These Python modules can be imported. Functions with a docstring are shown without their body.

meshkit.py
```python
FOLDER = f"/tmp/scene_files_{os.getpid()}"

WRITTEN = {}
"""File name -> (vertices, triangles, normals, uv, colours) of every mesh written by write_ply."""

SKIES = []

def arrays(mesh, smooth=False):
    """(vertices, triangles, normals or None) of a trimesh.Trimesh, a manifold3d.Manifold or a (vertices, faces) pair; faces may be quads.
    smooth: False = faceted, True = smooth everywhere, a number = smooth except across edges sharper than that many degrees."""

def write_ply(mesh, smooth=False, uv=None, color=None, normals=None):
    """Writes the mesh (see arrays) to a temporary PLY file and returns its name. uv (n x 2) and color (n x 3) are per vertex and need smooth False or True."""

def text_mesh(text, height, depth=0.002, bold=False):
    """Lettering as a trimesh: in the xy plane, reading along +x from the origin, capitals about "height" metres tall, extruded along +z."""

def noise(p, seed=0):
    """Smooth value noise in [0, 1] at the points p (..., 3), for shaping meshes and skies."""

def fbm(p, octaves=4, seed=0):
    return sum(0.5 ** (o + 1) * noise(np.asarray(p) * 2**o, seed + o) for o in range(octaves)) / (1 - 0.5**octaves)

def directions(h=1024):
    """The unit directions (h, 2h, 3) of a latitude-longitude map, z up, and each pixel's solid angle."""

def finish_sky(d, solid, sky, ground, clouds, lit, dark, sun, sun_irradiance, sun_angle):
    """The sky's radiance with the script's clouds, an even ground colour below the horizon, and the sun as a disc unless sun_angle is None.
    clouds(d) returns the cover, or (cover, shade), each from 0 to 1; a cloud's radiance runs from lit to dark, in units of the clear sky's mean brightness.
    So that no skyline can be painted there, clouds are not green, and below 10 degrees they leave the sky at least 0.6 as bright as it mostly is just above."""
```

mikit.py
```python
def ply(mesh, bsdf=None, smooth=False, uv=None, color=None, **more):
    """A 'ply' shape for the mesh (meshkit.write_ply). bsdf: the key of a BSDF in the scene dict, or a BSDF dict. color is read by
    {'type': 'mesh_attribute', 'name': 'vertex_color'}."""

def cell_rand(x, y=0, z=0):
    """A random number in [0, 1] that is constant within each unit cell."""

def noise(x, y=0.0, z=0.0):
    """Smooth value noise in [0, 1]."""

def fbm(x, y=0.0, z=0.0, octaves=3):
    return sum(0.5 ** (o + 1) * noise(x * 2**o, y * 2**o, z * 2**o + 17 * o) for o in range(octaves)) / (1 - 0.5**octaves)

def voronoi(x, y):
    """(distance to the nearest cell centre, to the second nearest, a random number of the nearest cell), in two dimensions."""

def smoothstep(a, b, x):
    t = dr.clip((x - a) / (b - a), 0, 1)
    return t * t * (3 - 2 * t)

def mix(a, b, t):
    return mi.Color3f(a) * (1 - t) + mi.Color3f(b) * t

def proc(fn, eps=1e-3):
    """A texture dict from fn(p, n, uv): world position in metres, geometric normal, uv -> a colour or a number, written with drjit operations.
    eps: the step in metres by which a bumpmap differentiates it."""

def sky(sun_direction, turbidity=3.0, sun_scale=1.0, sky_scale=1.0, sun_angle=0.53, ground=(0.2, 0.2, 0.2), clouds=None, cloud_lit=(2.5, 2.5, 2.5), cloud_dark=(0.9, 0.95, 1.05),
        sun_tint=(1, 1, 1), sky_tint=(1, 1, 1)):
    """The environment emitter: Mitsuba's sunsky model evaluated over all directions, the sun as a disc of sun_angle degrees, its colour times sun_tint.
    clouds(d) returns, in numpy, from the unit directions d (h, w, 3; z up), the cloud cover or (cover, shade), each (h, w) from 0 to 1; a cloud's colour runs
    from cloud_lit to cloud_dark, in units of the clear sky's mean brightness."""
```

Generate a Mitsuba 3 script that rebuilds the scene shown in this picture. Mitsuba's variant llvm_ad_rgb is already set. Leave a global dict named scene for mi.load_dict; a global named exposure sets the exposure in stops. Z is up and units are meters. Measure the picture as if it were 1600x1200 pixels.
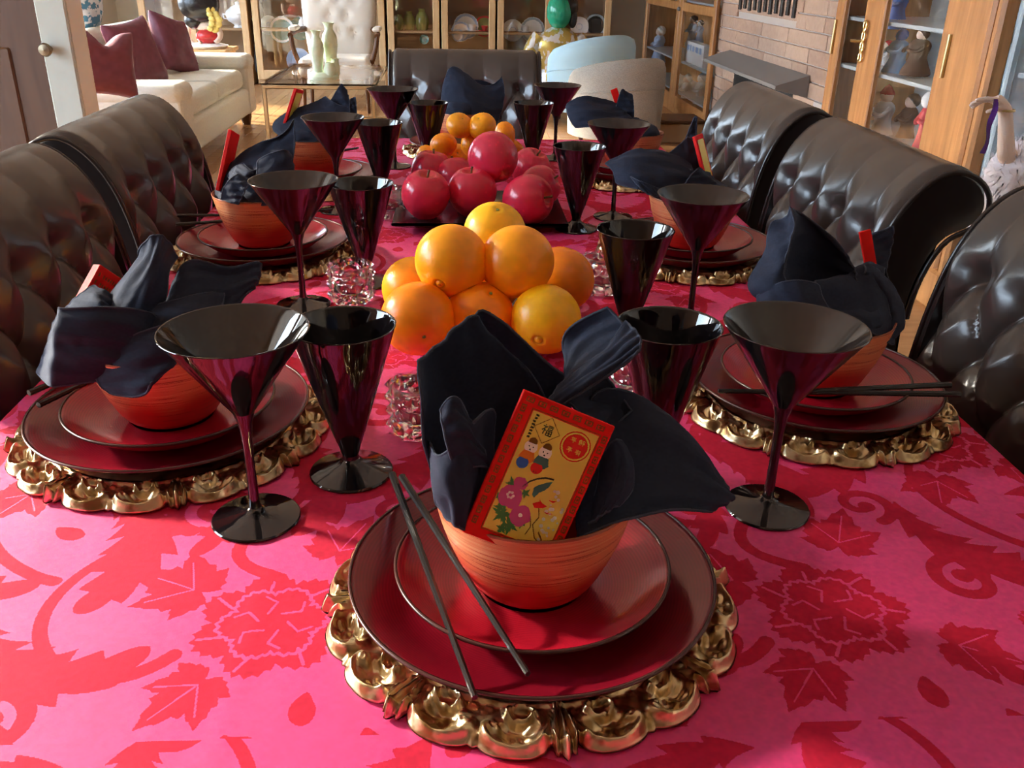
import math, random
import numpy as np, trimesh, drjit as dr, mitsuba as mi
import mikit, meshkit
from mikit import proc, noise, fbm, smoothstep, mix, cell_rand
from scipy.interpolate import RectBivariateSpline, splprep, splev
from scipy.ndimage import distance_transform_edt
import shapely
from shapely import affinity
from shapely.geometry import Polygon, Point, LineString, box as sbox
from shapely.ops import unary_union

T = mi.ScalarTransform4f
scene, labels = {}, {}
random.seed(7)
RNG = np.random.RandomState(11)

# ------------------------------------------------------------------ camera, sky, exposure
FPX, CX, CY = 1400., 800., 600.
_dy = np.array([715 - CX, -58 - CY, FPX]); _dy /= np.linalg.norm(_dy)
_dn = np.array([-60., (FPX * FPX + 85 * 60) / 658, FPX]); _dn /= np.linalg.norm(_dn)
_dz = -_dn; _dx = np.cross(_dy, _dz); _dx /= np.linalg.norm(_dx)
RM = np.stack([_dx, _dy, _dz], 1)
CAM = np.array([0, 0, 1.22])
_right, _down, _fwd = RM.T @ [1, 0, 0], RM.T @ [0, 1, 0], RM.T @ [0, 0, 1]
_m = np.eye(4); _m[:3, 0] = -_right; _m[:3, 1] = -_down; _m[:3, 2] = _fwd; _m[:3, 3] = CAM
scene['camera'] = {'type': 'perspective', 'fov': math.degrees(2 * math.atan(800 / FPX)), 'fov_axis': 'x',
                   'near_clip': 0.02, 'far_clip': 60.0, 'to_world': T(_m.tolist())}
exposure = 5.85
scene['sky'] = mikit.sky((-0.84, 0.38, 0.41), turbidity=4.0, sun_scale=0.55, sun_angle=9.0, sun_tint=(0.82, 0.96, 1.22), sky_scale=1.0, ground=(0.14, 0.14, 0.14),
                         clouds=lambda d: 0.75 + 0.2 * meshkit.fbm(d * 3.0, 3), cloud_lit=(2.15, 2.8, 3.6), cloud_dark=(1.0, 1.28, 1.65))


def ray(px, py): return RM.T @ np.array([(px - CX) / FPX, (py - CY) / FPX, 1.])
def onz(px, py, z):
    d = ray(px, py); return CAM + d * ((z - CAM[2]) / d[2])
def ony(px, py, y):
    d = ray(px, py); return CAM + d * (y / d[1])
def onx(px, py, x):
    d = ray(px, py); return CAM + d * (x / d[0])


# ------------------------------------------------------------------ scene bookkeeping
def numbered(name):
    if name not in used:
        used[name] = 0; return name
    used[name] += 1
    return f'{name}_{used[name]:03d}'
used = {}
where = {}


def thing(name, label, cat, group=None, to=None):
    key = numbered(name); where[key] = to
    labels[key] = {'label': label, 'category': cat}
    if group: labels[key]['group'] = group
    return key


def put(name, shape, parent=None, label=None, kind=None, to=None):
    """shape: ply dict. Adds one entry, child of parent when given."""
    key = numbered((parent + '__' if parent else '') + name)
    d = dict(shape)
    m = to if to is not None else where.get(parent.split('__')[0] if parent else None)
    if m is not None: d['to_world'] = m
    scene[key] = d
    if label or kind:
        labels[key] = {}
        if label: labels[key]['label'] = label
        if kind: labels[key]['kind'] = kind
    return key


def single(name, label, cat, shape, group=None, to=None, kind=None):
    key = numbered(name); d = dict(shape)
    if to is not None: d['to_world'] = to
    scene[key] = d
    labels[key] = {'label': label, 'category': cat}
    if group: labels[key]['group'] = group
    if kind: labels[key]['kind'] = kind
    return key


def struct(name, shape, parent=None):
    key = numbered((parent + '__' if parent else '') + name)
    scene[key] = shape
    if not parent: labels[key] = {'kind': 'structure'}
    return key


def P(mesh, mat, smooth=False): return mikit.ply(mesh, mat, smooth=smooth)
def at(x, y, z, rz=0, s=1): return T().translate([float(x), float(y), float(z)]).rotate([0, 0, 1], float(rz)).scale(float(s))


# ------------------------------------------------------------------ mesh helpers
def cat(*ms): return trimesh.util.concatenate([m for m in ms])


def bx(x0, x1, y0, y1, z0, z1):
    m = trimesh.creation.box(extents=(x1 - x0, y1 - y0, z1 - z0)); m.apply_translation(((x0 + x1) / 2, (y0 + y1) / 2, (z0 + z1) / 2)); return m


_ico1 = trimesh.creation.icosphere(2).vertices


def rbox(x0, x1, y0, y1, z0, z1, r=.02, n=None):
    r = min(r, (x1 - x0) / 2.01, (y1 - y0) / 2.01, (z1 - z0) / 2.01)
    pts = np.vstack([_ico1 * r + [x, y, z] for x in (x0 + r, x1 - r) for y in (y0 + r, y1 - r) for z in (z0 + r, z1 - r)])
    return trimesh.convex.convex_hull(pts)


def cbox(x0, x1, y0, y1, z0, z1, c=.004):
    """box with chamfered edges, 24 corner points"""
    pts = []
    for sx in (0, 1):
        for sy in (0, 1):
            for sz in (0, 1):
                X, Y, Z = (x0, x1)[sx], (y0, y1)[sy], (z0, z1)[sz]
                ax, ay, az = (1 - 2 * sx) * c, (1 - 2 * sy) * c, (1 - 2 * sz) * c
                pts += [(X, Y + ay, Z + az), (X + ax, Y, Z + az), (X + ax, Y + ay, Z)]
    return trimesh.convex.convex_hull(np.array(pts))


def lathe(prof, n=48):
    prof = np.array(prof, float); k = len(prof)
    t = np.arange(n) * 2 * np.pi / n
    v = np.stack([np.outer(np.cos(t), prof[:, 0]), np.outer(np.sin(t), prof[:, 0]), np.tile(prof[:, 1], (n, 1))], -1).reshape(-1, 3)
    i, j = np.meshgrid(np.arange(n), np.arange(k - 1), indexing='ij')
    a = i * k + j; b = ((i + 1) % n) * k + j
    f = np.stack([a, b, b + 1, a + 1], -1).reshape(-1, 4)
    m = trimesh.Trimesh(v, np.vstack([f[:, [0, 1, 2]], f[:, [0, 2, 3]]]), process=False)
    m.merge_vertices(); m.update_faces(m.nondegenerate_faces())
    if m.volume < 0: m.invert()
    return m


def smoothprof(pts, n=40):
    p = np.array(pts, float)
    d = np.r_[0, np.cumsum(np.linalg.norm(np.diff(p, axis=0), axis=1))]
    tck, _ = splprep(p.T, u=d / d[-1], s=0, k=min(3, len(p) - 1))
    return np.array(splev(np.linspace(0, 1, n), tck)).T


def tube(path, r, n=8, closed=False):
    p = np.array(path, float); k = len(p); r = np.broadcast_to(np.asarray(r, float), (k,))
    if closed: t = np.roll(p, -1, 0) - np.roll(p, 1, 0)
    else: t = np.gradient(p, axis=0)
    t /= np.linalg.norm(t, axis=1, keepdims=True) + 1e-12
    u = np.cross(t[0], [0, 0, 1] if abs(t[0][2]) < .9 else [1, 0, 0]); u /= np.linalg.norm(u)
    rows = []
    for i in range(k):
        u = u - t[i] * (u @ t[i]); u /= np.linalg.norm(u) + 1e-12
        w = np.cross(t[i], u)
        a = np.arange(n) * 2 * np.pi / n
        rows.append(p[i] + r[i] * (np.outer(np.cos(a), u) + np.outer(np.sin(a), w)))
    v = np.vstack(rows); f = []
    kk = k if closed else k - 1
    for i in range(kk):
        for j in range(n):
            a, b = i * n + j, i * n + (j + 1) % n
            c, d = ((i + 1) % k) * n + j, ((i + 1) % k) * n + (j + 1) % n
            f += [[a, b, d], [a, d, c]]
    if not closed:
        v = np.vstack([v, p[0], p[-1]]); c0, c1 = len(v) - 2, len(v) - 1
        for j in range(n):
            f += [[c0, (j + 1) % n, j], [c1, (k - 1) * n + j, (k - 1) * n + (j + 1) % n]]
    return trimesh.Trimesh(v, np.array(f), process=False)


def bar(a, b, r0, r1=None, n=10): return tube([a, b], [r0, r0 if r1 is None else r1], n)


def sphere(r, c=(0, 0, 0), sub=3, s=(1, 1, 1)):
    m = trimesh.creation.icosphere(sub, r); m.apply_scale(s) if np.ndim(s) == 0 else m.apply_transform(np.diag([*s, 1.0])); m.apply_translation(c); return m


def gridmesh(a, closed_u=False):
    n, m = a.shape[:2]; idx = np.arange(n * m).reshape(n, m)
    if closed_u: idx = np.vstack([idx, idx[:1]])
    q = np.stack([idx[:-1, :-1], idx[1:, :-1], idx[1:, 1:], idx[:-1, 1:]], -1).reshape(-1, 4)
    return trimesh.Trimesh(a.reshape(-1, 3), np.vstack([q[:, [0, 1, 2]], q[:, [0, 2, 3]]]), process=False)


def solid_sheet(a, th):
    """closed thin solid around a grid of points"""
    du = np.gradient(a, axis=0); dv = np.gradient(a, axis=1)
    n = np.cross(du, dv); n /= np.linalg.norm(n, axis=2, keepdims=True) + 1e-12
    top, bot = a + n * th / 2, a - n * th / 2
    N, Mm = a.shape[:2]
    A, B = gridmesh(top), gridmesh(bot); B.invert()
    ring = np.r_[np.arange(Mm), np.arange(2 * Mm - 1, N * Mm, Mm), np.arange(N * Mm - 2, (N - 1) * Mm - 1, -1), np.arange((N - 2) * Mm, 0, -Mm)]
    k = len(ring); o = N * Mm
    nx = np.roll(ring, -1)
    side = np.vstack([np.stack([ring, ring + o, nx + o], 1), np.stack([ring, nx + o, nx], 1)])
    v = np.vstack([A.vertices, B.vertices])
    return trimesh.Trimesh(v, np.vstack([A.faces, B.faces + o, side]), process=False), ring


def extrude(poly, h, z=0):
    polys = [g for g in getattr(poly, 'geoms', [poly]) if g.area > 1e-12 and g.geom_type == 'Polygon']
    m = trimesh.util.concatenate([trimesh.creation.extrude_polygon(g, h, engine='earcut') for g in polys])
    if z: m.apply_translation((0, 0, z))
    return m


def moved(m, t=None, rz=0, rx=0, ry=0, s=None):
    m = m.copy()
    if s is not None: m.apply_transform(np.diag([*(np.broadcast_to(s, 3)), 1.0]))
    for ang, ax in ((rx, [1, 0, 0]), (ry, [0, 1, 0]), (rz, [0, 0, 1])):
        if ang: m.apply_transform(trimesh.transformations.rotation_matrix(math.radians(ang), ax))
    if t is not None: m.apply_translation(t)
    return m


def frame_mesh(m, o, ex, ey, ez):
    """mesh in local xyz -> world frame"""
    M4 = np.eye(4); M4[:3, 0], M4[:3, 1], M4[:3, 2], M4[:3, 3] = ex, ey, ez, o
    m = m.copy(); m.apply_transform(M4); return m


# ------------------------------------------------------------------ materials
def rgb(c): return {'type': 'rgb', 'value': [float(x) for x in c]}
def mat(name, c, rough=.5, spec=.5, metal=0., two=False, **kw):
    col = c if isinstance(c, dict) else rgb(c)
    d = {'type': 'principled', 'base_color': col, 'roughness': rough, 'specular': spec, 'metallic': metal, **kw}
    scene[name] = {'type': 'twosided', 'bsdf': d} if two else d
    return name


def hexc(h):
    v = [int(h[i:i + 2], 16) / 255 for i in (0, 2, 4)]
    return [x / 12.92 if x <= .04045 else ((x + .055) / 1.055) ** 2.4 for x in v]


# --- damask: signed distance raster of a drawn repeat, looked up in table coordinates
def leaf_poly(path, w, lobes=7, depth=.45):
    p = smoothprof(path, 64); t = np.gradient(p, axis=0); t /= np.linalg.norm(t, axis=1, keepdims=True)
    nrm = np.stack([-t[:, 1], t[:, 0]], 1); s = np.linspace(0, 1, 64)
    env = np.sin(np.pi * np.clip(s, 0, 1) ** .8) ** .8 * w + .0008
    saw = 1 - depth * ((s * lobes) % 1.0)
    L = p + nrm * (env * saw)[:, None] + t * (env * .45 * (1 - saw))[:, None]
    R = p - nrm * (env * saw)[:, None] + t * (env * .45 * (1 - saw))[:, None]
    return Polygon(np.vstack([L, R[::-1]])).buffer(0)


def scroll_poly(c, r, turns, a0, w0, w1, sgn=1):
    s = np.linspace(0, 1, 60); a = a0 + sgn * s * turns * 2 * np.pi
    rr = r * (1 - .82 * s)
    p = np.stack([c[0] + rr * np.cos(a), c[1] + rr * np.sin(a)], 1)
    ws = w0 + (w1 - w0) * s
    g = unary_union([LineString(p[i:i + 2]).buffer(ws[i]) for i in range(59)])
    return g.union(Point(p[-1]).buffer(w1 * 1.8))


def star_leaf(c, r, rot, n=5, seed=0):
    q = np.random.RandomState(seed); pts = []
    for k in range(n):
        a = rot + k * 2 * np.pi / n; R = r * (.85 + .3 * q.rand())
        for da, f in ((-.42, .34), (-.27, .62), (-.2, .5), (0, 1), (.2, .52), (.27, .64), (.42, .34)):
            pts.append((c[0] + R * f * math.cos(a + da * 6.28 / n * 1.15), c[1] + R * f * math.sin(a + da * 6.28 / n * 1.15)))
    return Polygon(pts).buffer(0)


def flower(c, r, n, seed):
    q = np.random.RandomState(seed)
    g = unary_union([Point(c[0] + r * .6 * math.cos(k * 6.283 / n), c[1] + r * .6 * math.sin(k * 6.283 / n)).buffer(r * (.42 + .08 * q.rand())) for k in range(n)])
    cuts = unary_union([LineString([(c[0] + r * .25 * math.cos(a), c[1] + r * .25 * math.sin(a)), (c[0] + r * .9 * math.cos(a + .25), c[1] + r * .9 * math.sin(a + .25))]).buffer(r * .03) for a in np.arange(n) * 6.283 / n + .4])
    ring = Point(c).buffer(r * .33).difference(Point(c).buffer(r * .26))
    return g.difference(cuts).difference(ring)


DW, DH, DN = .44, .54, 576
def peony_poly(c, r, seed):
    """broad damask bloom: jagged outer petals, ring gaps between the layers"""
    q = np.random.RandomState(seed); G = []
    for (R_, n_, off) in ((1.0, 7, 0.), (.66, 6, .4)):
        pts = []
        for k in range(n_ * 12):
            a = k / (n_ * 12) * 6.2832; ph = (k % 12) / 12
            pts.append((c[0] + r * R_ * (.74 + .20 * math.sin(ph * math.pi) + .07 * (k % 2)) * math.cos(a + off), c[1] + r * R_ * (.74 + .20 * math.sin(ph * math.pi) + .07 * (k % 2)) * math.sin(a + off)))
        G.append(Polygon(pts).buffer(0))
    out, inn = G
    g = out.difference(inn.buffer(r * .045).difference(inn))
    for k in range(7):
        a = k * .8976 + .45; g = g.difference(LineString([(c[0] + r * .62 * math.cos(a), c[1] + r * .62 * math.sin(a)), (c[0] + r * .90 * math.cos(a + .1), c[1] + r * .90 * math.sin(a + .1))]).buffer(r * .022))
    for k in range(6):
        a = k * 1.0472; g = g.difference(LineString([(c[0] + r * .18 * math.cos(a), c[1] + r * .18 * math.sin(a)), (c[0] + r * .38 * math.cos(a + .5), c[1] + r * .38 * math.sin(a + .5)), (c[0] + r * .5 * math.cos(a + .2), c[1] + r * .5 * math.sin(a + .2))]).buffer(r * .018))
    return g


def vine_leaf(c, r, rot, seed):
    """five pointed lobes with toothed sides, like the big leaves of the cloth"""
    q = np.random.RandomState(seed); L = []
    for k, (da, f) in enumerate(((0, 1.0), (.85, .84), (-.85, .84), (1.75, .58), (-1.75, .58))):
        a = rot + da; l = r * f * (.92 + .16 * q.rand()); p0 = (c[0] - .12 * r * math.cos(rot), c[1] - .12 * r * math.sin(rot)); p2 = (c[0] + l * math.cos(a), c[1] + l * math.sin(a))
        n = (-math.sin(a), math.cos(a)); pts = [p0]
        prof = [(.15, .20), (.34, .36), (.38, .27), (.58, .30), (.61, .20), (.80, .15), (.82, .10), (1.0, 0)]
        for t, w in prof: pts.append((p0[0] + (p2[0] - p0[0]) * t + n[0] * l * w, p0[1] + (p2[1] - p0[1]) * t + n[1] * l * w))
        for t, w in prof[::-1][1:]: pts.append((p0[0] + (p2[0] - p0[0]) * t - n[0] * l * w, p0[1] + (p2[1] - p0[1]) * t - n[1] * l * w))
        L.append(Polygon(pts).buffer(0))
    g = unary_union(L)
    for da, f in ((0, .8), (.85, .6), (-.85, .6)): g = g.difference(LineString([c, (c[0] + r * f * math.cos(rot + da), c[1] + r * f * math.sin(rot + da))]).buffer(.0007))
    return g


def damask_raster():
    G = []
    def stem(p, w0, w1):
        q = smoothprof(p, 40); ws = np.linspace(w0, w1, 40)
        return unary_union([LineString(q[i:i + 2]).buffer(ws[i]) for i in range(39)])
    G += [peony_poly((.115, .115), .062, 1), peony_poly((.345, .385), .066, 2), peony_poly((.375, .085), .040, 8)]
    G += [vine_leaf((.185, .155), .062, .45, 3), vine_leaf((.075, .205), .056, 2.0, 4), vine_leaf((.035, .070), .052, 3.6, 9), vine_leaf((.155, .050), .050, -.9, 10)]
    G += [vine_leaf((.270, .420), .060, 2.7, 5), vine_leaf((.415, .440), .058, .7, 6), vine_leaf((.375, .305), .056, -1.2, 7), vine_leaf((.285, .330), .048, -2.4, 11)]
    G += [leaf_poly([(.20, .09), (.25, .06), (.31, .08), (.335, .15)], .030, 7, .5), leaf_poly([(.27, .13), (.245, .20), (.265, .27), (.32, .28)], .034, 8, .5),
          leaf_poly([(.31, .17), (.37, .16), (.42, .20), (.435, .27)], .030, 7, .5), leaf_poly([(.12, .23), (.095, .30), (.13, .37), (.20, .39)], .034, 8, .5),
          leaf_poly([(.11, .30), (.05, .31), (.005, .36), (-.005, .43)], .030, 7, .5), leaf_poly([(.16, .38), (.13, .44), (.16, .50), (.22, .52)], .032, 7, .5),
          leaf_poly([(.36, .47), (.41, .49), (.45, .54)], .022, 5, .5), leaf_poly([(.30, .48), (.265, .51), (.28, .56)], .020, 5, .5), leaf_poly([(.20, .20), (.18, .26), (.20, .32)], .020, 5, .5)]
    G += [scroll_poly((.195, .275), .040, 1.35, -1.2, .0080, .0050, 1), scroll_poly((.425, .150), .034, 1.2, 2.4, .007, .005, -1), scroll_poly((.065, .470), .044, 1.4, .6, .0085, .005, 1),
          scroll_poly((.215, .470), .034, 1.2, 3.4, .007, .005, -1), scroll_poly((.285, .015), .032, 1.1, 1.2, .0065, .005, 1), scroll_poly((.03, .265), .030, 1.1, 4.4, .006, .0045, -1)]
    G += [stem([(.18, .08), (.24, .06), (.29, .12), (.25, .22), (.20, .24)], .0062, .0045), stem([(.30, .17), (.37, .22), (.40, .30), (.37, .36)], .006, .004),
          stem([(.12, .17), (.16, .22), (.12, .30), (.15, .38), (.10, .46)], .006, .0045), stem([(.15, .38), (.20, .42), (.25, .43)], .005, .004), stem([(.33, .44), (.34, .50), (.30, .56)], .005, .004)]
    for k, (x, y, a) in enumerate([(.215, .345, .3), (.235, .365, 1.0), (.21, .380, 1.9), (.44, .03, .8), (.455, .05, 1.7), (.425, .055, 2.6), (.10, .53, .2), (.075, .55, 1.3), (.02, .52, .9), (.005, .505, 2.1), (.25, .285, 1.2), (.30, .235, .2)]):
        G.append(leaf_poly([(x, y), (x + .014 * math.cos(a), y + .014 * math.sin(a)), (x + .030 * math.cos(a + .2), y + .030 * math.sin(a + .2))], .009, 1, .1))
    U = unary_union(G)
    U = unary_union([affinity.translate(U, a * DW, b * DH) for a in (-1, 0, 1) for b in (-1, 0, 1)])
    X, Y = np.meshgrid((np.arange(DN) + .5) / DN * DW, (np.arange(DN) + .5) / DN * DH)
    shapely.prepare(U)
    ins = shapely.contains_xy(U, X.ravel(), Y.ravel()).reshape(DN, DN)
    pad = np.pad(ins, 32, mode='wrap')
    sd = (distance_transform_edt(pad) - distance_transform_edt(~pad))[32:-32, 32:-32] * DW / DN
    return np.clip(sd, -.01, .01).astype(np.float32)


_sd = mi.Float(damask_raster().ravel())


def damask(p):
    u = (p.x + .03) / DW; v = (p.y + (0.76 - p.z) + .10) / DH
    row = dr.floor(v); 
    mirror = (row - 2 * dr.floor(row / 2)) > .5
    u = dr.select(mirror, 1 - u, u)
    u = (u - dr.floor(u)) * DN - .5; v = (v - dr.floor(v)) * DN - .5
    i, j = dr.floor(u), dr.floor(v); a, b = u - i, v - j
    def g(x, y):
        x = mi.Int32(x); y = mi.Int32(y)
        x = dr.select(x < 0, x + DN, dr.select(x >= DN, x - DN, x)); y = dr.select(y < 0, y + DN, dr.select(y >= DN, y - DN, y))
        return dr.gather(mi.Float, _sd, mi.UInt32(y * DN + x))
    s = dr.lerp(dr.lerp(g(i, j), g(i + 1, j), a), dr.lerp(g(i, j + 1), g(i + 1, j + 1), a), b)
    return smoothstep(-.0006, .0006, s)


def weave(p): return .5 + .5 * dr.sin(p.x * 3800) * dr.sin(p.y * 3800)
mat('cloth_red', proc(lambda p, n, uv: mix((.60, .040, .175), (.42, .004, .032), damask(p)) * (.90 + .2 * fbm(p.x * 260, p.y * 260, 0, 2))),
    rough=proc(lambda p, n, uv: .46 + .40 * damask(p)), spec=.35, two=True, sheen=proc(lambda p, n, uv: 1.0 - .95 * damask(p)), sheen_tint=.05)
mat('leather', proc(lambda p, n, uv: mix((.026, .022, .019), (.060, .050, .043), fbm(p.x * 9, p.y * 9, p.z * 9, 3))), rough=.24, spec=.6, clearcoat=.3, clearcoat_gloss=.85)
mat('leather_plain', (.016, .013, .013), rough=.24, spec=.55)
scene['black_glass'] = {'type': 'plastic', 'diffuse_reflectance': rgb((.005, .004, .005)), 'int_ior': 1.72}
mat('lacquer_plate', proc(lambda p, n, uv: mix((.20, .003, .015), (.14, .002, .010), .5 + .5 * dr.sin(dr.sqrt(dr.square(uv.x) + dr.square(uv.y)) * 2600) * .6 + .3 * (fbm(uv.x * 60, uv.y * 60) - .5))),
    rough=.20, spec=.7, clearcoat=1.0, clearcoat_gloss=.98, metallic=.20)
mat('lacquer_plate_small', proc(lambda p, n, uv: mix((.38, .007, .024), (.28, .004, .016), .5 + .45 * dr.sin(dr.sqrt(dr.square(uv.x) + dr.square(uv.y)) * 2900) + .3 * (fbm(uv.x * 60, uv.y * 60) - .5))),
    rough=.18, spec=.7, clearcoat=1.0, clearcoat_gloss=.98, metallic=.20)
mat('plate_rim', (.05, .018, .015), rough=.25, spec=.6)
def bowlcol(p, n, uv):
    # uv.x = angle, uv.y = height
    a = uv.x; z = uv.y
    streak = fbm(a * 4, z * 800, 3, 3)
    t = smoothstep(.006, .060, z + .10 * (fbm(a * 3.2 + 5, z * 9, 1, 2) - .5))  # peach towards the rim: the lacquer sheen is painted into the colour
    c = mix((.46, .012, .008), (.66, .24, .10), t)
    c = mix(c, (.74, .40, .20), smoothstep(.56, .74, streak) * .55 * t)
    c = mix(c, (.30, .02, .01), smoothstep(.36, .22, streak) * .7)
    return mix(c, (.22, .05, .02), smoothstep(.0715, .0725, z) * .8)
mat('lacquer_bowl', proc(bowlcol), rough=.34, spec=.5, metallic=.15, clearcoat=.5, clearcoat_gloss=.9)
mat('gold', proc(lambda p, n, uv: mix((.76, .62, .36), (.36, .23, .09), smoothstep(.46, .68, fbm(p.x * 90, p.y * 90, p.z * 90, 3)))), rough=.27, spec=.5, metallic=.95)
mat('navy_cotton', proc(lambda p, n, uv: mix((.013, .018, .033), (.019, .026, .047), fbm(p.x * 500, p.y * 500, p.z * 500, 2))), rough=.85, spec=.2, two=True, sheen=.5, sheen_tint=.3)
mat('navy_hem_lit', (.045, .055, .080), rough=.85, spec=.2)  # hem tone lightened to imitate light catching the cloth edges
mat('black_wood', (.012, .011, .011), rough=.22, spec=.55)
mat('black_ceramic', (.010, .009, .010), rough=.12, spec=.5)
mat('orange_peel', {'type': 'mesh_attribute', 'name': 'vertex_color'}, rough=.32, spec=.55)
mat('apple_skin', {'type': 'mesh_attribute', 'name': 'vertex_color'}, rough=.20, spec=.5, clearcoat=.4, clearcoat_gloss=.9)
mat('stem_brown', (.16, .085, .035), rough=.7)
mat('calyx_green', (.22, .26, .06), rough=.7)
mat('brown_bowl', (.16, .055, .022), rough=.25, spec=.5)
scene['crystal'] = {'type': 'dielectric', 'int_ior': 1.52, 'ext_ior': 1.0}
scene['pane'] = {'type': 'thindielectric', 'int_ior': 1.5}
mat('envelope_red', hexc('d8140f'), rough=.55, spec=.25)
mat('print_gold', hexc('e6cb55'), rough=.30, spec=.6, metallic=.10)
mat('print_darkgold', hexc('7a4a12'), rough=.4, metallic=.3)
mat('print_seal', hexc('d21810'), rough=.4)
mat('print_black', hexc('2a2410'), rough=.5)
mat('print_white', hexc('efe6dc'), rough=.5)
mat('print_blue', hexc('2f5fb4'), rough=.5)
mat('print_teal', hexc('3c6a62'), rough=.5)
mat('print_pink', hexc('c84a86'), rough=.5)
mat('print_green', hexc('3f7a3a'), rough=.5)
mat('print_orange', hexc('d9731a'), rough=.5)
# room
mat('wall_paint', (.62, .58, .50), rough=.8, spec=.2, two=True)
mat('wall_dark', (.22, .19, .16), rough=.8, spec=.2, two=True)
mat('ceiling_paint', (.80, .79, .76), rough=.9, spec=.2, two=True)
mat('trim_white', (.72, .70, .64), rough=.5)
mat('trim_beige', (.40, .40, .33), rough=.6)
def grain(p, s=1.0):
    return fbm(p.x * 30 * s, p.y * 30 * s, p.z * 3 * s, 3)
def wood(a, b): return proc(lambda p, n, uv: mix(a, b, fbm(p.x * 55 + 3 * fbm(p.x * 4, p.y * 4, p.z * 2), p.y * 55, p.z * 3.5, 3)))
mat('oak', wood((.46, .22, .075), (.25, .10, .028)), rough=.35, spec=.5)
mat('oak_pale', wood((.74, .50, .26), (.54, .32, .14)), rough=.4, spec=.4)
mat('door_wood', wood((.105, .042, .014), (.060, .023, .008)), rough=.45, spec=.35)
def floorcol(c0, c1): return proc(lambda p, n, uv: mix(c0, c1, fbm(p.x * 6, p.y * 60, 2, 3)))
mat('floor_wood_a', floorcol((.36, .19, .085), (.24, .12, .05)), rough=.25, spec=.5)
mat('floor_wood_b', floorcol((.43, .25, .11), (.29, .155, .065)), rough=.25, spec=.5)
mat('floor_wood_c', floorcol((.29, .145, .06), (.21, .10, .04)), rough=.25, spec=.5)
mat('subfloor', (.22, .10, .035), rough=.5)
mat('brick_a', proc(lambda p, n, uv: mix((.36, .24, .175), (.27, .175, .125), fbm(p.x * 40, p.y * 40, p.z * 40, 3))), rough=.85, spec=.2)
mat('brick_b', proc(lambda p, n, uv: mix((.40, .28, .21), (.31, .21, .15), fbm(p.x * 40, p.y * 40, p.z * 40, 3))), rough=.85, spec=.2)
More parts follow.
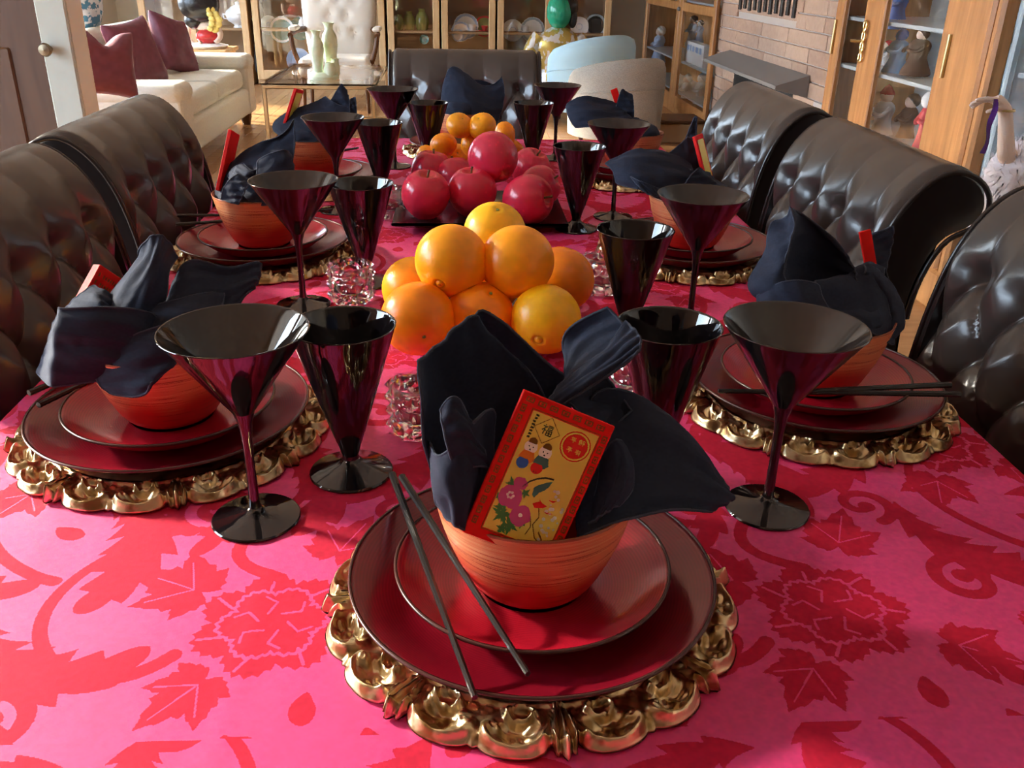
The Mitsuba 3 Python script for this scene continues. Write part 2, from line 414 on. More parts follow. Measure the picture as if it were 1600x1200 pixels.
mat('brick_c', (.36, .33, .31), rough=.85, spec=.2)
mat('mortar', (.40, .35, .31), rough=.95, spec=.1)
mat('hood_metal', (.16, .15, .14), rough=.6, spec=.4)
mat('soot', (.012, .011, .010), rough=.9)
mat('black_iron', (.02, .018, .016), rough=.5)
mat('sofa_cloth', proc(lambda p, n, uv: mix((.66, .65, .57), (.58, .56, .48), fbm(p.x * 90, p.y * 90, p.z * 90, 2))), rough=.85, spec=.2, sheen=.4)
mat('plum_silk', proc(lambda p, n, uv: mix((.13, .028, .045), (.19, .045, .07), fbm(p.x * 30, p.y * 30, p.z * 30, 2))), rough=.45, spec=.4, sheen=.6)
mat('cream_cloth', (.70, .66, .58), rough=.85, spec=.2)
mat('blue_cloth', (.42, .62, .70), rough=.75, spec=.3)
mat('tweed', proc(lambda p, n, uv: mix((.44, .42, .37), (.29, .275, .24), fbm(p.x * 160, p.y * 160, p.z * 160, 2))), rough=.9, spec=.1)
mat('brass', (.60, .46, .22), rough=.25, metal=1.0)
mat('bronze_dark', (.22, .17, .11), rough=.35, metal=.9)
mat('steel_brass', (.50, .45, .34), rough=.25, metal=1.0)
mat('jade', proc(lambda p, n, uv: mix((.48, .60, .40), (.70, .74, .58), fbm(p.x * 30, p.y * 30, p.z * 30, 3))), rough=.25, spec=.5)
mat('china_white', (.78, .79, .78), rough=.2, spec=.5)
mat('china_blue', (.30, .42, .60), rough=.2, spec=.5)
mat('china_green', (.10, .24, .20), rough=.2, spec=.5)
mat('china_red', (.50, .03, .03), rough=.2, spec=.5)
mat('china_black', (.015, .018, .016), rough=.12, spec=.5)
mat('olive_glass', (.22, .22, .05), rough=.2, spec=.5)
mat('brown_wood', (.34, .20, .09), rough=.6)  # plain brown wood for cabinet carcasses, shelves and the low chest
mat('green_gloss', (.02, .30, .16), rough=.15, spec=.5)
mat('sequin', proc(lambda p, n, uv: mix((.75, .75, .72), (.55, .40, .10), smoothstep(.45, .55, fbm(p.x * 28, p.y * 28, p.z * 18, 2)))), rough=.3, metallic=.5)
mat('hair_black', (.010, .009, .010), rough=.25, spec=.5)
mat('skin_pale', (.72, .56, .46), rough=.45, spec=.4)
mat('fur_white', (.80, .78, .84), rough=.95, spec=.1, sheen=.5)
mat('ribbon_purple', (.09, .02, .22), rough=.5)
mat('yellow_glaze', (.66, .52, .14), rough=.3)
mat('doll_blue', (.05, .16, .50), rough=.6)
mat('doll_sky', (.25, .48, .70), rough=.6)
mat('doll_brown', (.06, .03, .018), rough=.8)
mat('doll_red', (.50, .03, .035), rough=.6)
mat('teal_glass', (.03, .13, .11), rough=.15, spec=.5)
mat('blue_grey', (.36, .42, .45), rough=.25, spec=.6)

TABLE = .76

# ================================================================== THE ROOM
CEIL = 2.55
def wall_x(x0, x1, y0, y1, holes=()):
    """wall slab whose faces are x = x0, x1; holes are (ya, yb, za, zb)"""
    g = sbox(y0, 0, y1, CEIL)
    for a, b, c, d in holes: g = g.difference(sbox(a, c, b, d))
    m = extrude(g, x1 - x0)
    return frame_mesh(m, (x0, 0, 0), (0, 1, 0), (0, 0, 1), (1, 0, 0))


def wall_y(y0, y1, x0, x1, holes=()):
    g = sbox(x0, 0, x1, CEIL)
    for a, b, c, d in holes: g = g.difference(sbox(a, c, b, d))
    m = extrude(g, y1 - y0)
    return frame_mesh(m, (0, y1, 0), (1, 0, 0), (0, 0, 1), (0, -1, 0))

XL, XLL, XR, YB, YF, YP = -2.45, -3.7, 2.40, 10.75, -1.7, 3.12
WIN = [(0.30, 1.95), (2.02, 3.02)]
LWIN = [(3.7, 5.2), (5.5, 7.3), (7.6, 9.6)]
struct('wall_left', P(wall_x(XL - .14, XL, YF - .12, YP, [(a, b, .10, 2.45) for a, b in WIN]), 'wall_paint'))
struct('wall_left_001', P(wall_x(XLL - .14, XLL, YP, YB + .1, [(a, b, .35, 2.4) for a, b in LWIN]), 'wall_paint'))
struct('wall_right', P(wall_x(XR, XR + .12, YF, YB + .1), 'wall_paint'))
struct('wall_back', P(wall_y(YB, YB + .1, XLL, XR), 'wall_paint'))
struct('wall_front', P(wall_y(YF - .12, YF, XL, XR), 'wall_dark'))
struct('wall_partition', P(wall_y(YP, YP + .12, XLL, -1.225, [(-2.10, -1.315, -.1, 2.04)]), 'wall_paint'))
struct('ceiling', P(bx(XLL - .15, XR + .12, YF - .12, YB + .1, CEIL, CEIL + .1), 'ceiling_paint'))
fl = struct('floor', P(bx(XLL - .15, XR + .12, YF - .12, YB + .1, -.06, -.004), 'subfloor'))
# the boards that the gaps between sofa, glass table and dining table show; darker subfloor grain beyond
PL = {}
for k, m_ in enumerate(['floor_wood_a', 'floor_wood_b', 'floor_wood_c']): PL[k] = m_
x = -1.95
bw = .083
q = np.random.RandomState(3)
while x < .75:
    y = 4.6 - 1.2 * q.rand()
    while y < 10.1:
        L = 1.1 + 1.0 * q.rand()
        y1 = min(y + L, 10.19)
        if y1 > 4.2: struct('plank', P(cbox(x + .0008, x + bw - .0008, max(y, 4.2) + .0008, y1 - .0008, -.004, .0015 * q.rand() * .3 + .0, .0008), PL[q.randint(3)]), fl)
        y = y1
    x += bw
struct('floor_section', P(bx(.76, XR, 4.2, 10.7, -.004, -.0005), 'floor_wood_a'), fl)
struct('floor_section', P(bx(XLL, XR, YF, 4.199, -.004, -.0005), 'floor_wood_a'), fl)
struct('baseboard_back', P(cbox(XLL, XR, YB - .02, YB, 0, .12, .006), 'trim_white'))


def window(n, xin, a, b, zb=.5, zt=2.25):
    key = f'window_{n}'
    fr = [cbox(xin - .10, xin + .02, a, a + .06, zb, zt), cbox(xin - .10, xin + .02, b - .06, b, zb, zt), cbox(xin - .10, xin + .02, a, b, zt - .06, zt), cbox(xin - .10, xin + .05, a - .03, b + .03, zb - .03, zb + .04)]
    k = struct(key, P(cat(*fr), 'trim_white'))
    if zb > .3: struct('sash_rail', P(cbox(xin - .085, xin - .03, a + .06, b - .06, 1.34, 1.40), 'trim_white'), k)
    mid = (a + b) / 2
    if zb > .3: struct('mullion', P(cbox(xin - .08, xin - .035, mid - .02, mid + .02, zb + .04, zt - .06), 'trim_white'), k)
    struct('glass_pane', P(bx(xin - .060, xin - .0599, a + .06, b - .06, zb + .04, zt - .06), 'pane'), k)

for i, (a, b) in enumerate(WIN): window(i + 1, XL, a, b, .10, 2.45)
for i, (a, b) in enumerate(LWIN): window(i + 3, XLL, a, b, .35, 2.4)

# the brown door in the partition
dk = struct('door_1', P(cat(cbox(-2.10, -1.318, YP + .012, YP + .05, .01, 2.035, .004), cbox(-1.99, -1.43, YP + .004, YP + .016, .25, .95, .006), cbox(-1.99, -1.43, YP + .004, YP + .016, 1.10, 1.90, .006)), 'door_wood'))
kp = onz(75, 77, .95); kx = ony(75, 77, YP - .03)
struct('door_knob', P(cat(moved(lathe([(0, 0), (.012, 0), (.009, .045), (.018, .052), (.021, .062), (.017, .072), (0, .075)], 20), (kx[0], YP + .01, kx[2]), rx=90),), 'bronze_dark'), dk)
struct('rose_plate', P(moved(cat(bx(-.022, .022, -.075, .075, 0, .006), lathe([(0, 0), (.028, 0), (.026, .008), (0, .009)], 20)), (kx[0], YP + .012, kx[2] + .01), rx=90), 'hood_metal'), dk)
struct('trim_1', P(cat(cbox(-1.318, -1.225, YP - .018, YP + .002, 0, 2.12), cbox(-2.19, -2.10, YP - .018, YP + .002, 0, 2.12), cbox(-2.10, -1.318, YP - .018, YP + .002, 2.035, 2.12)), 'trim_beige'))

# brick chimney wall on the right
XBK = 2.02
ya, yb = 4.95, 7.35
bk = struct('wall_brick', P(bx(XBK + .012, XR - .001, ya, yb, 0, CEIL - .01), 'mortar'))
q = np.random.RandomState(5)
ch = .088; z = .02; row = 0
hood_y0, hood_y1 = 5.55, 6.95
grille_c = None
g0, g1 = onx(1153, 15, XBK), onx(1246, 20, XBK)
while z < 1.75:
    y = ya - q.rand() * .3
    while y < yb:
        L = .22 + .42 * q.rand()
        a, b = max(y, ya), min(y + L, yb)
        zz0, zz1 = z + .004, z + ch - .004
        inside_fire = (b > 5.55 and a < 6.80 and z < .56)
        in_grille = (a < g0[1] + .02 and b > g1[1] - .02 and zz1 > .93 and zz0 < 1.19)
        spans = [(a, b)]
        if inside_fire: spans = [(a, min(b, 5.55)), (max(a, 6.80), b)]
        if in_grille: spans = [(a, min(b, g1[1])), (max(a, g0[1]), b)]
        for a, b in spans:
            if b - a < .035: continue
            pr = .004 * q.rand()
            m_ = 'brick_c' if (q.rand() < .05) else ('brick_a' if q.rand() < .55 else 'brick_b')
            struct('brick', P(cbox(XBK - pr, XBK + .02, a + .004, b - .004, zz0, zz1, .003), m_), bk)
        y += L
    z += ch; row += 1
fb = thing('fireplace', 'brick fireplace opening under a grey sloping metal hood on the brick wall', 'fireplace')
put('firebox', P(bx(XBK - .004, XBK + .011, 5.55, 6.80, .03, .545), 'soot'), fb)
put('hearth_slab', P(cbox(1.72, XBK - .01, 5.4, 6.5, .002, .06, .01), 'brick_c'), fb)
pa, pb = onx(1245, 113, XBK), onx(1140, 78, XBK)
hy0, hy1 = 5.30, 6.98
def hoodmesh():
    pts = []
    for y in (hy0, hy1): pts += [(XBK - .006, y, .672), (XBK - .20, y, .612), (XBK - .20, y, .592), (XBK - .006, y, .548)]
    return trimesh.convex.convex_hull(np.array(pts))
put('hood', P(hoodmesh(), 'hood_metal'), fb, 'grey sloping metal hood')
gr = thing('wall_grille', 'row of dark upright iron bars set in the brick wall above the hood', 'grille')
put('backing', P(bx(XBK + .004, XBK + .0115, g1[1], g0[1], .94, 1.18), 'brick_a'), gr)
n_ = 11
for i in range(n_):
    yy = g0[1] + (g1[1] - g0[1]) * (i + .5) / n_
    put('bar', P(cbox(XBK - .012, XBK + .006, yy - .022, yy + .014, .955 + .01 * (i % 2), 1.18, .003), 'black_iron'), gr)


# ------------------------------------------------------------------ cabinets with glass doors
def shelf_cabinet(key, x0, x1, y0, y1, stiles, shelves, front='y', top=2.1, m='oak_pale', doors=()):
    """front='y': glazed front at y = y0; front='x': glazed front at x = x0 (stiles are along the front)"""
    t = .02
    if front == 'y':
        put('carcass', P(cat(cbox(x0, x1, y1 - t, y1, .05, top), cbox(x0, x0 + t, y0 + .02, y1, 0, top), cbox(x1 - t, x1, y0 + .02, y1, 0, top), cbox(x0, x1, y0 + .02, y1, top - t, top), cbox(x0, x1, y0 + .01, y1, 0, .09)), 'brown_wood' if m == 'oak_pale' else m), key)
        for z in shelves: put('shelf', P(cbox(x0 + t, x1 - t, y0 + .05, y1 - t, z - .012, z + .010, .003), 'brown_wood'), key)
        for a, b in stiles: put('stile', P(cbox(a, b, y0, y0 + .025, .05, top, .005), m), key)
        put('top_rail', P(cbox(x0, x1, y0 + .002, y0 + .022, top - .10, top, .005), m), key)
        put('bottom_rail', P(cbox(x0, x1, y0 + .002, y0 + .022, .05, .15, .005), m), key)
        for a, b in doors: put('glass_pane', P(bx(a, b, y0 + .012, y0 + .0121, .15, top - .1), 'pane'), key)
    else:
        put('carcass', P(cat(cbox(x1 - t, x1, y0, y1, .05, top), cbox(x0 + .02, x1, y1 - t, y1, 0, top), cbox(x0 + .02, x1, y0, y1, top - t, top), cbox(x0 + .01, x1, y0, y1, 0, .12)), m), key)
        for z in shelves: put('shelf', P(cbox(x0 + .04, x1 - t, y0 + .02, y1 - t, z - .010, z + .008, .003), 'blue_grey'), key)
        for a, b in stiles: put('stile', P(cbox(x0, x0 + .03, a, b, .05, top, .006), m), key)
        put('top_rail', P(cbox(x0 + .002, x0 + .026, y0, y1, top - .10, top, .005), m), key)
        put('bottom_rail', P(cbox(x0 + .002, x0 + .026, y0, y1, .05, .16, .005), m), key)
        for a, b in doors: put('glass_pane', P(bx(x0 + .014, x0 + .0141, a, b, .16, top - .1), 'pane'), key)

YC = 10.2
def bpx(px, y=YC): return ony(px, 60, y)[0]
BAY = [(222, 302, 390), (397, 602), (606, 687), (690, 774), (777, 861), (864, 953)]
bay_lab = ['oak china cabinet with glass doors behind the sofa arm, holding a white tureen', 'wide oak china cabinet half hidden behind the cream tufted armchair',
           'narrow oak china cabinet with olive glassware, just right of the cream armchair', 'oak china cabinet holding a tilted stack of blue and white plates above the end chair',
           'oak china cabinet holding grey plates on edge, right of the blue and white plates', 'oak china cabinet with a black plate, behind the green-headed mannequin']
CABX = []
for i, b in enumerate(BAY):
    a, c = bpx(b[0]), bpx(b[-1])
    key = thing('china_cabinet', bay_lab[i], 'cabinet', 'glazed oak cabinets along the back wall')
    st = [(a, a + .07), (c - .07, c)]
    if len(b) == 3: st.append((bpx(b[1]) - .04, bpx(b[1]) + .04))
    st.sort()
    drs = [(st[j][1], st[j + 1][0]) for j in range(len(st) - 1)]
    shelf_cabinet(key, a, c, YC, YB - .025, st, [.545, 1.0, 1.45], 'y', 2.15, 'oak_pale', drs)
    CABX.append((a, c))


def plate_mesh(r, t=.012): return lathe([(0, .004), (r * .55, .004), (r * .62, .008), (r, .022), (r * 1.0, .026), (r * .6, .013), (r * .55, .010), (0, .010)], 28)
def stand_plate(px, py, r, m, label, y=YC + .28, tilt=78, rim=None, group='plates on edge in the back cabinets'):
    c = ony(px, py, y)
    k = thing('display_plate', label, 'plate', group)
    zb = c[2]
    put('dish', P(moved(plate_mesh(r), (c[0], y, zb), rx=tilt), m, 40), k)
    rng = lathe([(r * .60, .0115), (r * .97, .0245), (r * .97, .0255), (r * .60, .0125)], 28) if rim else lathe([(r * .3, .0105), (r * .34, .0105), (r * .34, .0112), (r * .3, .0112)], 28)
    put('rim_band', P(moved(rng, (c[0], y, zb), rx=tilt), rim or 'china_blue', 40), k)


def cup(px, zshelf, m, label, y=YC + .16, s=1.0, group='cups in the back cabinets'):
    x_ = ony(px, 60, y)[0]
    k = thing('teacup', label, 'cup', group)
    o = (x_, y, zshelf)
    put('bowl', P(moved(lathe([(0, .010), (.02 * s, .010), (.038 * s, .045 * s), (.042 * s, .065 * s), (.039 * s, .065 * s), (.034 * s, .045 * s), (0, .016)], 20), o), m, 40), k)
    put('saucer', P(moved(lathe([(0, .001), (.04 * s, .001), (.07 * s, .010), (.068 * s, .013), (.03 * s, .006), (0, .006)], 20), o), m, 40), k)
    put('handle', P(moved(tube([(.036 * s, 0, .05 * s), (.058 * s, 0, .052 * s), (.058 * s, 0, .028 * s), (.032 * s, 0, .024 * s)], .004, 6), o), m, 40), k)


S1, S2, S0 = 1.010, .555, .09
def vessel(name, prof, px, zs, m, label, cat_, y=YC + .2, s=1., lid=None, parts=(), n=24, group=None):
    x_ = ony(px, 60, y)[0]
    k = thing(name, label, cat_, group)
    put('body', P(moved(lathe(np.array(prof) * s, n), (x_, y, zs)), m, 40), k)
    if lid is not None: put('lid', P(moved(lathe(np.array(lid) * s, n), (x_, y, zs)), m, 40), k)
    for nm, ms, mm in parts: put(nm, P(moved(moved(ms, s=s), (x_, y, zs)), mm, 40), k)
    return k

TUREEN = [(0, 0), (.06, 0), (.045, .015), (.05, .03), (.10, .06), (.115, .10), (.11, .13), (0, .13)]
TLID = [(.118, .130), (.10, .155), (.06, .185), (.02, .20), (.018, .215), (.022, .225), (0, .235)]
ears = cat(tube([(.10, 0, .11), (.145, 0, .12), (.14, 0, .08), (.105, 0, .075)], .007, 6), tube([(-.10, 0, .11), (-.145, 0, .12), (-.14, 0, .08), (-.105, 0, .075)], .007, 6))
vessel('tureen', TUREEN, 376, S2, 'china_white', 'white lidded soup tureen with a pointed lid in the cabinet behind the sofa', 'tureen', s=1.1, lid=TLID, parts=[('handles', ears, 'china_white')])
VASE = [(0, 0), (.04, 0), (.05, .02), (.06, .07), (.045, .12), (.025, .15), (.03, .17), (0, .17)]
vessel('ginger_jar', VASE, 391, S0 + .02, 'china_blue', 'blue and white jar on the bottom shelf beside the sofa arm', 'jar', s=1.5, parts=[('lid', moved(sphere(.03, sub=2, s=(1, 1, .7)), (0, 0, .175)), 'china_white')])
stand_plate(441, 47, .135, 'china_green', 'dark green plate with a white scalloped centre in the wide cabinet', rim='china_white')
stand_plate(421, 40, .10, 'china_white', 'small grey-white plate at the left end of the wide cabinet', y=YC + .36)
stand_plate(470, 45, .12, 'china_green', 'green plate partly behind the cream armchair', y=YC + .36)
vessel('pitcher', VASE, 474, S2, 'china_white', 'small white pitcher beside the cream armchair in the wide cabinet', 'pitcher', y=YC + .12, s=.7)
stand_plate(467, 95, .13, 'china_blue', 'blue plate on the low shelf beside the cream armchair', y=YC + .25)
for k, (px_, s_) in enumerate([(640, 1.1), (660, 1.25), (625, .9)]):
    vessel('olive_vase', VASE, px_, S2, 'olive_glass', ['tall olive green vase in the narrow cabinet, middle of three', 'olive green vase in the narrow cabinet, rightmost of three', 'small olive vase in the narrow cabinet, leftmost of three'][k], 'vase', s=s_, y=YC + .25)
stand_plate(663, 62, .05, 'china_green', 'tiny green plate at the right of the narrow cabinet', y=YC + .15)
stand_plate(728, 42, .135, 'china_white', 'large white plate with a blue rim, tilted at the back of the plate stack', rim='china_blue', tilt=72)
stand_plate(720, 50, .105, 'china_white', 'medium white plate with a blue band in the tilted stack', rim='china_blue', y=YC + .2, tilt=72)
stand_plate(716, 56, .065, 'china_white', 'small white plate with a blue ring in front of the stack', rim='china_blue', y=YC + .14, tilt=72)
stand_plate(757, 42, .115, 'olive_glass', 'yellow-green plate with a red rim right of the plate stack', rim='china_red', y=YC + .3)
stand_plate(801, 48, .115, 'china_white', 'grey-white plate on edge, left one of the two in its cabinet', y=YC + .3)
stand_plate(832, 47, .13, 'china_white', 'large grey-white plate on edge, right one of the two in its cabinet', rim='blue_grey', y=YC + .28)
stand_plate(930, 40, .12, 'china_black', 'black plate on edge behind the mannequin shoulder', rim='blue_grey', y=YC + .25)
stand_plate(905, 42, .10, 'china_white', 'white plate half hidden behind the mannequin', y=YC + .2)
cup(737, S2, 'china_white', 'white teacup in front of the blue and white plates', s=1.1)
cup(820, S2, 'china_white', 'white teacup in front of the two grey plates', s=1.0)
cup(757, S2, 'china_red', 'red and white cup below the red rimmed plate', s=.9)
for px_, lb in [(350, 'white cup on the upper shelf, left one above the tureen'), (372, 'white cup on the upper shelf, right one above the tureen'), (445, 'white cup on the upper shelf above the green plate, left one'), (470, 'white cup on the upper shelf next to the cream armchair top'),
                (660, 'white cup on the upper shelf above the olive vases'), (728, 'white cup on the upper shelf above the blue and white plates'), (817, 'white cup on the upper shelf above the grey plates, left one'), (848, 'white cup on the upper shelf above the grey plates, right one'), (915, 'white cup on the upper shelf just right of the mannequin head'), (940, 'white cup on the upper shelf above the black plate')]:
    cup(px_, S1, 'china_white', lb, y=YC + .15, s=1.15, group='cups on the upper cabinet shelf')
for k, (px_, pyy) in enumerate([(720, 82), (652, 84), (820, 86)]):
    vessel('serving_bowl', [(0, 0), (.06, 0), (.13, .05), (.15, .075), (.145, .08), (.12, .055), (0, .015)], px_, S0 + .14, 'china_black', ['dark bowl on the lower shelf under the blue and white plates', 'dark bowl on the lower shelf of the narrow cabinet', 'dark bowl on the lower shelf under the grey plates'][k], 'bowl', s=1.0, y=YC + .2)

# ================================================================== LIVING ROOM FURNITURE
def pillow(w, h, t, n=22, pinch=.07, pw=4, seed=0, rough=.0):
    u = np.sin(np.linspace(-np.pi / 2, np.pi / 2, n)); U, V = np.meshgrid(u, u, indexing='ij')
    X = w / 2 * U * (1 - pinch * (1 - V ** 2)); Z = h / 2 * V * (1 - pinch * (1 - U ** 2))
    th = t / 2 * np.sqrt(np.clip((1 - np.abs(U) ** pw) * (1 - np.abs(V) ** pw), 0, 1)) ** .8
    if rough: th = th * (1 + rough * (meshkit.fbm(np.stack([U * 2, V * 2, U * 0 + seed], -1), 3) - .5))
    a = gridmesh(np.stack([X, -th, Z], -1)); b = gridmesh(np.stack([X, th, Z], -1)); a.invert()
    m = cat(a, b); m.invert() if cat(a, b).volume < 0 else None
    m.merge_vertices(); return m


sf = thing('sofa', 'cream upholstered two-seat sofa along the left of the living room', 'sofa')
SX0, SX1, SY0, SY1 = -2.58, -1.66, 5.62, 7.68
put('base', P(rbox(SX0 + .04, SX1 + .01, SY0 + .02, SY1 - .02, .10, .30, .03), 'sofa_cloth', 40), sf)
for k, (a, b) in enumerate([(SY0 + .24, (SY0 + SY1) / 2), ((SY0 + SY1) / 2, SY1 - .24)]):
    put('seat_cushion', P(rbox(SX0 + .22, SX1 - .01, a + .004, b - .004, .30, .445, .05), 'sofa_cloth', 40), sf)
    put('back_cushion', P(moved(rbox(-.09, .09, a + .004, b - .004, 0, .36, .07), (SX0 + .24, 0, .44), ry=-9), 'sofa_cloth', 40), sf)
put('back_frame', P(rbox(SX0, SX0 + .2, SY0 + .02, SY1 - .02, .12, .76, .06), 'sofa_cloth', 40), sf)
for a, b in ((SY0, SY0 + .24), (SY1 - .24, SY1)):
    put('arm', P(cat(rbox(SX0 + .05, SX1 + .02, a, b, .10, .50, .03), rbox(SX0 + .04, SX1 + .035, a - .02, b + .02, .42, .545, .06)), 'sofa_cloth', 40), sf)
for xx in (SX0 + .1, SX1 - .06):
    for yy in (SY0 + .08, SY1 - .08):
        put('foot', P(moved(lathe([(0, 0), (.03, 0), (.045, .06), (.045, .10), (0, .10)], 16), (xx, yy, 0)), 'door_wood', 30), sf, 'dark wooden foot')
CUSH = [((162, 98), -1.97, 50, -12, 'plum silk cushion with a dented crown, nearest on the sofa'), ((212, 84), -2.09, 70, -14, 'plum cushion squeezed behind the dented one on the sofa'), ((272, 70), -2.10, 78, -18, 'plum cushion leaning alone at the far end of the sofa')]
for k, (p_, x_, rz_, rx_, lb) in enumerate(CUSH):
    c = onx(p_[0], p_[1], x_)
    m_ = pillow([.37, .42, .42][k], [.37, .42, .42][k], .15, pinch=.10, seed=k, rough=.35)
    if k == 0:
        v = m_.vertices.copy(); v[:, 2] -= .11 * np.exp(-(v[:, 0] / .07) ** 2) * np.clip(v[:, 2] / .23, 0, 1); m_.vertices = v
    single('cushion', lb, 'cushion', P(moved(moved(m_, ry=[10, -6, 14][k]), c, rx=rx_, rz=rz_), 'plum_silk', True), 'plum cushions on the sofa')
c = onx(127, 10, SX0 + .13)
m_ = sphere(.17, (0, 0, 0), 4, (.7, 1, 1.2)); v = m_.vertices; m_.vertices = v * (1 + .25 * (meshkit.fbm(v * 9, 3)[:, None] - .5))
mat('blue_white_print', proc(lambda p, n, uv: mix((.70, .76, .78), (.08, .24, .36), smoothstep(.47, .56, fbm(p.x * 26, p.y * 26, p.z * 26, 3)))), rough=.8)
single('fabric_bundle', 'blue and white patterned fabric bundle on top of the sofa back by the door wall', 'fabric', P(moved(m_, (c[0], c[1], max(c[2], .94))), 'blue_white_print', True))

# end table with a lady figurine
e0 = ony(322, 74, 8.05)
et = thing('end_table', 'small oak end table behind the far sofa arm carrying the lady figurine', 'table')
put('top', P(cbox(e0[0] - .26, e0[0] + .22, 7.80, 8.25, e0[2] - .03, e0[2] - .001, .005), 'oak_pale'), et)
for sx in (-.22, .18):
    for sy in (7.84, 8.21): put('leg', P(cbox(e0[0] + sx - .02, e0[0] + sx + .02, sy - .02, sy + .02, 0, e0[2] - .03), 'oak_pale'), et)
bf = thing('lady_figurine', 'glazed lady bust figurine with big black hair and red bodice beside the sofa', 'figurine')
o = np.array([e0[0], 8.02, e0[2]])
put('base', P(moved(lathe([(0, 0), (.17, 0), (.19, .02), (.12, .035), (0, .04)], 28), o), 'china_white', 40), bf)
put('bodice', P(moved(sphere(.085, (.03, 0, .085), 3, (1.1, .8, .75)), o), 'china_red', True), bf, 'red glazed bodice')
put('arms', P(moved(cat(tube(smoothprof([(-.06, 0, .19), (-.12, -.02, .13), (-.10, -.06, .05), (.0, -.10, .045)], 14), np.linspace(.032, .018, 14), 12), tube(smoothprof([(.09, 0, .17), (.14, -.02, .10), (.10, -.06, .045)], 12), np.linspace(.028, .018, 12), 12), sphere(.05, (.02, 0, .165), 3, (1.5, .8, .8))), o), 'skin_pale', True), bf)
put('hair', P(moved(cat(sphere(.155, (-.01, .0, .34), 4, (1.05, .9, .95)), sphere(.07, (-.07, .0, .21), 3)), o), 'hair_black', True), bf, 'glossy black rounded hair')
put('face', P(moved(sphere(.085, (.0, .10, .27), 3, (.95, .8, 1.05)), o), 'skin_pale', True), bf)
put('features', P(moved(cat(*[sphere(.011, (-.025 + .05 * j, .165, .285), 2) for j in (0, 1)], sphere(.012, (.0, .170, .262), 2, (.7, 1, 1)), sphere(.014, (.0, .164, .232), 2, (1.3, .5, .5))), o), 'doll_brown', True), bf)
put('flower_ruffle', P(moved(cat(*[sphere(.034, (.115 + .035 * math.sin(k * .9), -.075, .15 + .036 * k), 2, (1, .5, .9)) for k in range(6)], *[sphere(.026, (.085 + .02 * math.sin(k * .9), -.10, .155 + .036 * k), 2, (1, .5, .9)) for k in range(6)]), o), 'yellow_glaze', True), bf, 'yellow petal ruffle')

# cream tufted armchair
wc = thing('armchair', 'cream armchair with a tall buttoned back in front of the wide china cabinet', 'armchair')
YW = 8.75
cxw = ony(531, 60, YW)[0]
n_ = 44
U, V = np.meshgrid(np.linspace(-1, 1, n_), np.linspace(0, 1, n_), indexing='ij')
wv = .335 * (1 - .18 * (1 - V) ** 2) * np.where(V > .72, np.sqrt(np.clip(1 - ((V - .72) / .285) ** 2, 0, 1)) * .55 + .45, 1)
Zb = .40 + .66 * V - .02 * U ** 2 * V
edge = np.clip((1 - U ** 6) * (1 - np.clip(V, 0, 1) ** 14), 0, 1) ** .5
dp = 0
BT = [(-.45, .80), (0, .80), (.45, .80), (-.24, .58), (.24, .58), (-.45, .36), (0, .36), (.45, .36)]
for bu, bv in BT: dp = dp + .03 * np.exp(-(((U - bu) / .13) ** 2 + ((V - bv) / .07) ** 2))
fr_ = np.stack([wv * U, -.02 - .085 * edge + dp + .10 * V, Zb], -1); bk_ = np.stack([wv * U, .02 + .05 * edge + .10 * V, Zb], -1)
A, B = gridmesh(fr_), gridmesh(bk_); B.invert()
put('backrest', P(moved(cat(A, B), (cxw, YW, 0)), 'cream_cloth', True), wc)
for bu, bv in BT:
    put('button', P(sphere(.012, (cxw + .335 * bu * .97, YW - .02 - .085 + .03 + .10 * bv, .40 + .66 * bv), 2, (1, .5, 1)), 'cream_cloth', True), wc)
put('seat', P(rbox(cxw - .31, cxw + .31, YW - .55, YW + .02, .28, .46, .06), 'cream_cloth', 40), wc)
for s in (-1, 1):
    put('arm', P(cat(tube(smoothprof([(cxw + s * .30, YW - .02, .66), (cxw + s * .36, YW - .25, .65), (cxw + s * .37, YW - .42, .63)], 10), .024, 8), tube(smoothprof([(cxw + s * .37, YW - .40, .63), (cxw + s * .35, YW - .42, .52), (cxw + s * .30, YW - .40, .38)], 8), .02, 8)), 'door_wood', 40), wc, 'dark wooden arm')
    put('arm_pad', P(rbox(cxw + s * .36 - .035, cxw + s * .36 + .035, YW - .36, YW - .12, .66, .70, .02), 'cream_cloth', 40), wc)
    for yy in (YW - .50, YW - .04): put('leg', P(bar((cxw + s * .27, yy, .30), (cxw + s * .28, yy, 0), .022, .014), 'door_wood', 40), wc)

# glass table
gt = thing('glass_table', 'glass-topped table on a square brass frame in front of the cream armchair', 'table')
gz = .50
ga, gb, gc, gd = onz(405, 130, gz), onz(588, 131, gz), onz(460, 97, gz), onz(592, 96, gz)
X0, X1, Y0, Y1 = ga[0], gb[0], ga[1], 7.35
put('glass_top', P(cbox(X0, X1, Y0, Y1, gz - .010, gz, .002), 'crystal'), gt, 'clear glass top')
put('frame', P(cat(cbox(X0 + .01, X1 - .01, Y0 + .01, Y0 + .035, gz - .035, gz - .0105), cbox(X0 + .01, X1 - .01, Y1 - .035, Y1 - .01, gz - .035, gz - .0105), cbox(X0 + .01, X0 + .035, Y0 + .01, Y1 - .01, gz - .035, gz - .0105), cbox(X1 - .035, X1 - .01, Y0 + .01, Y1 - .01, gz - .035, gz - .0105)), 'steel_brass'), gt)
for xx in (X0 + .01, X1 - .035):
    for yy in (Y0 + .01, Y1 - .035): put('leg', P(cbox(xx, xx + .025, yy, yy + .025, 0, gz - .03), 'steel_brass'), gt)
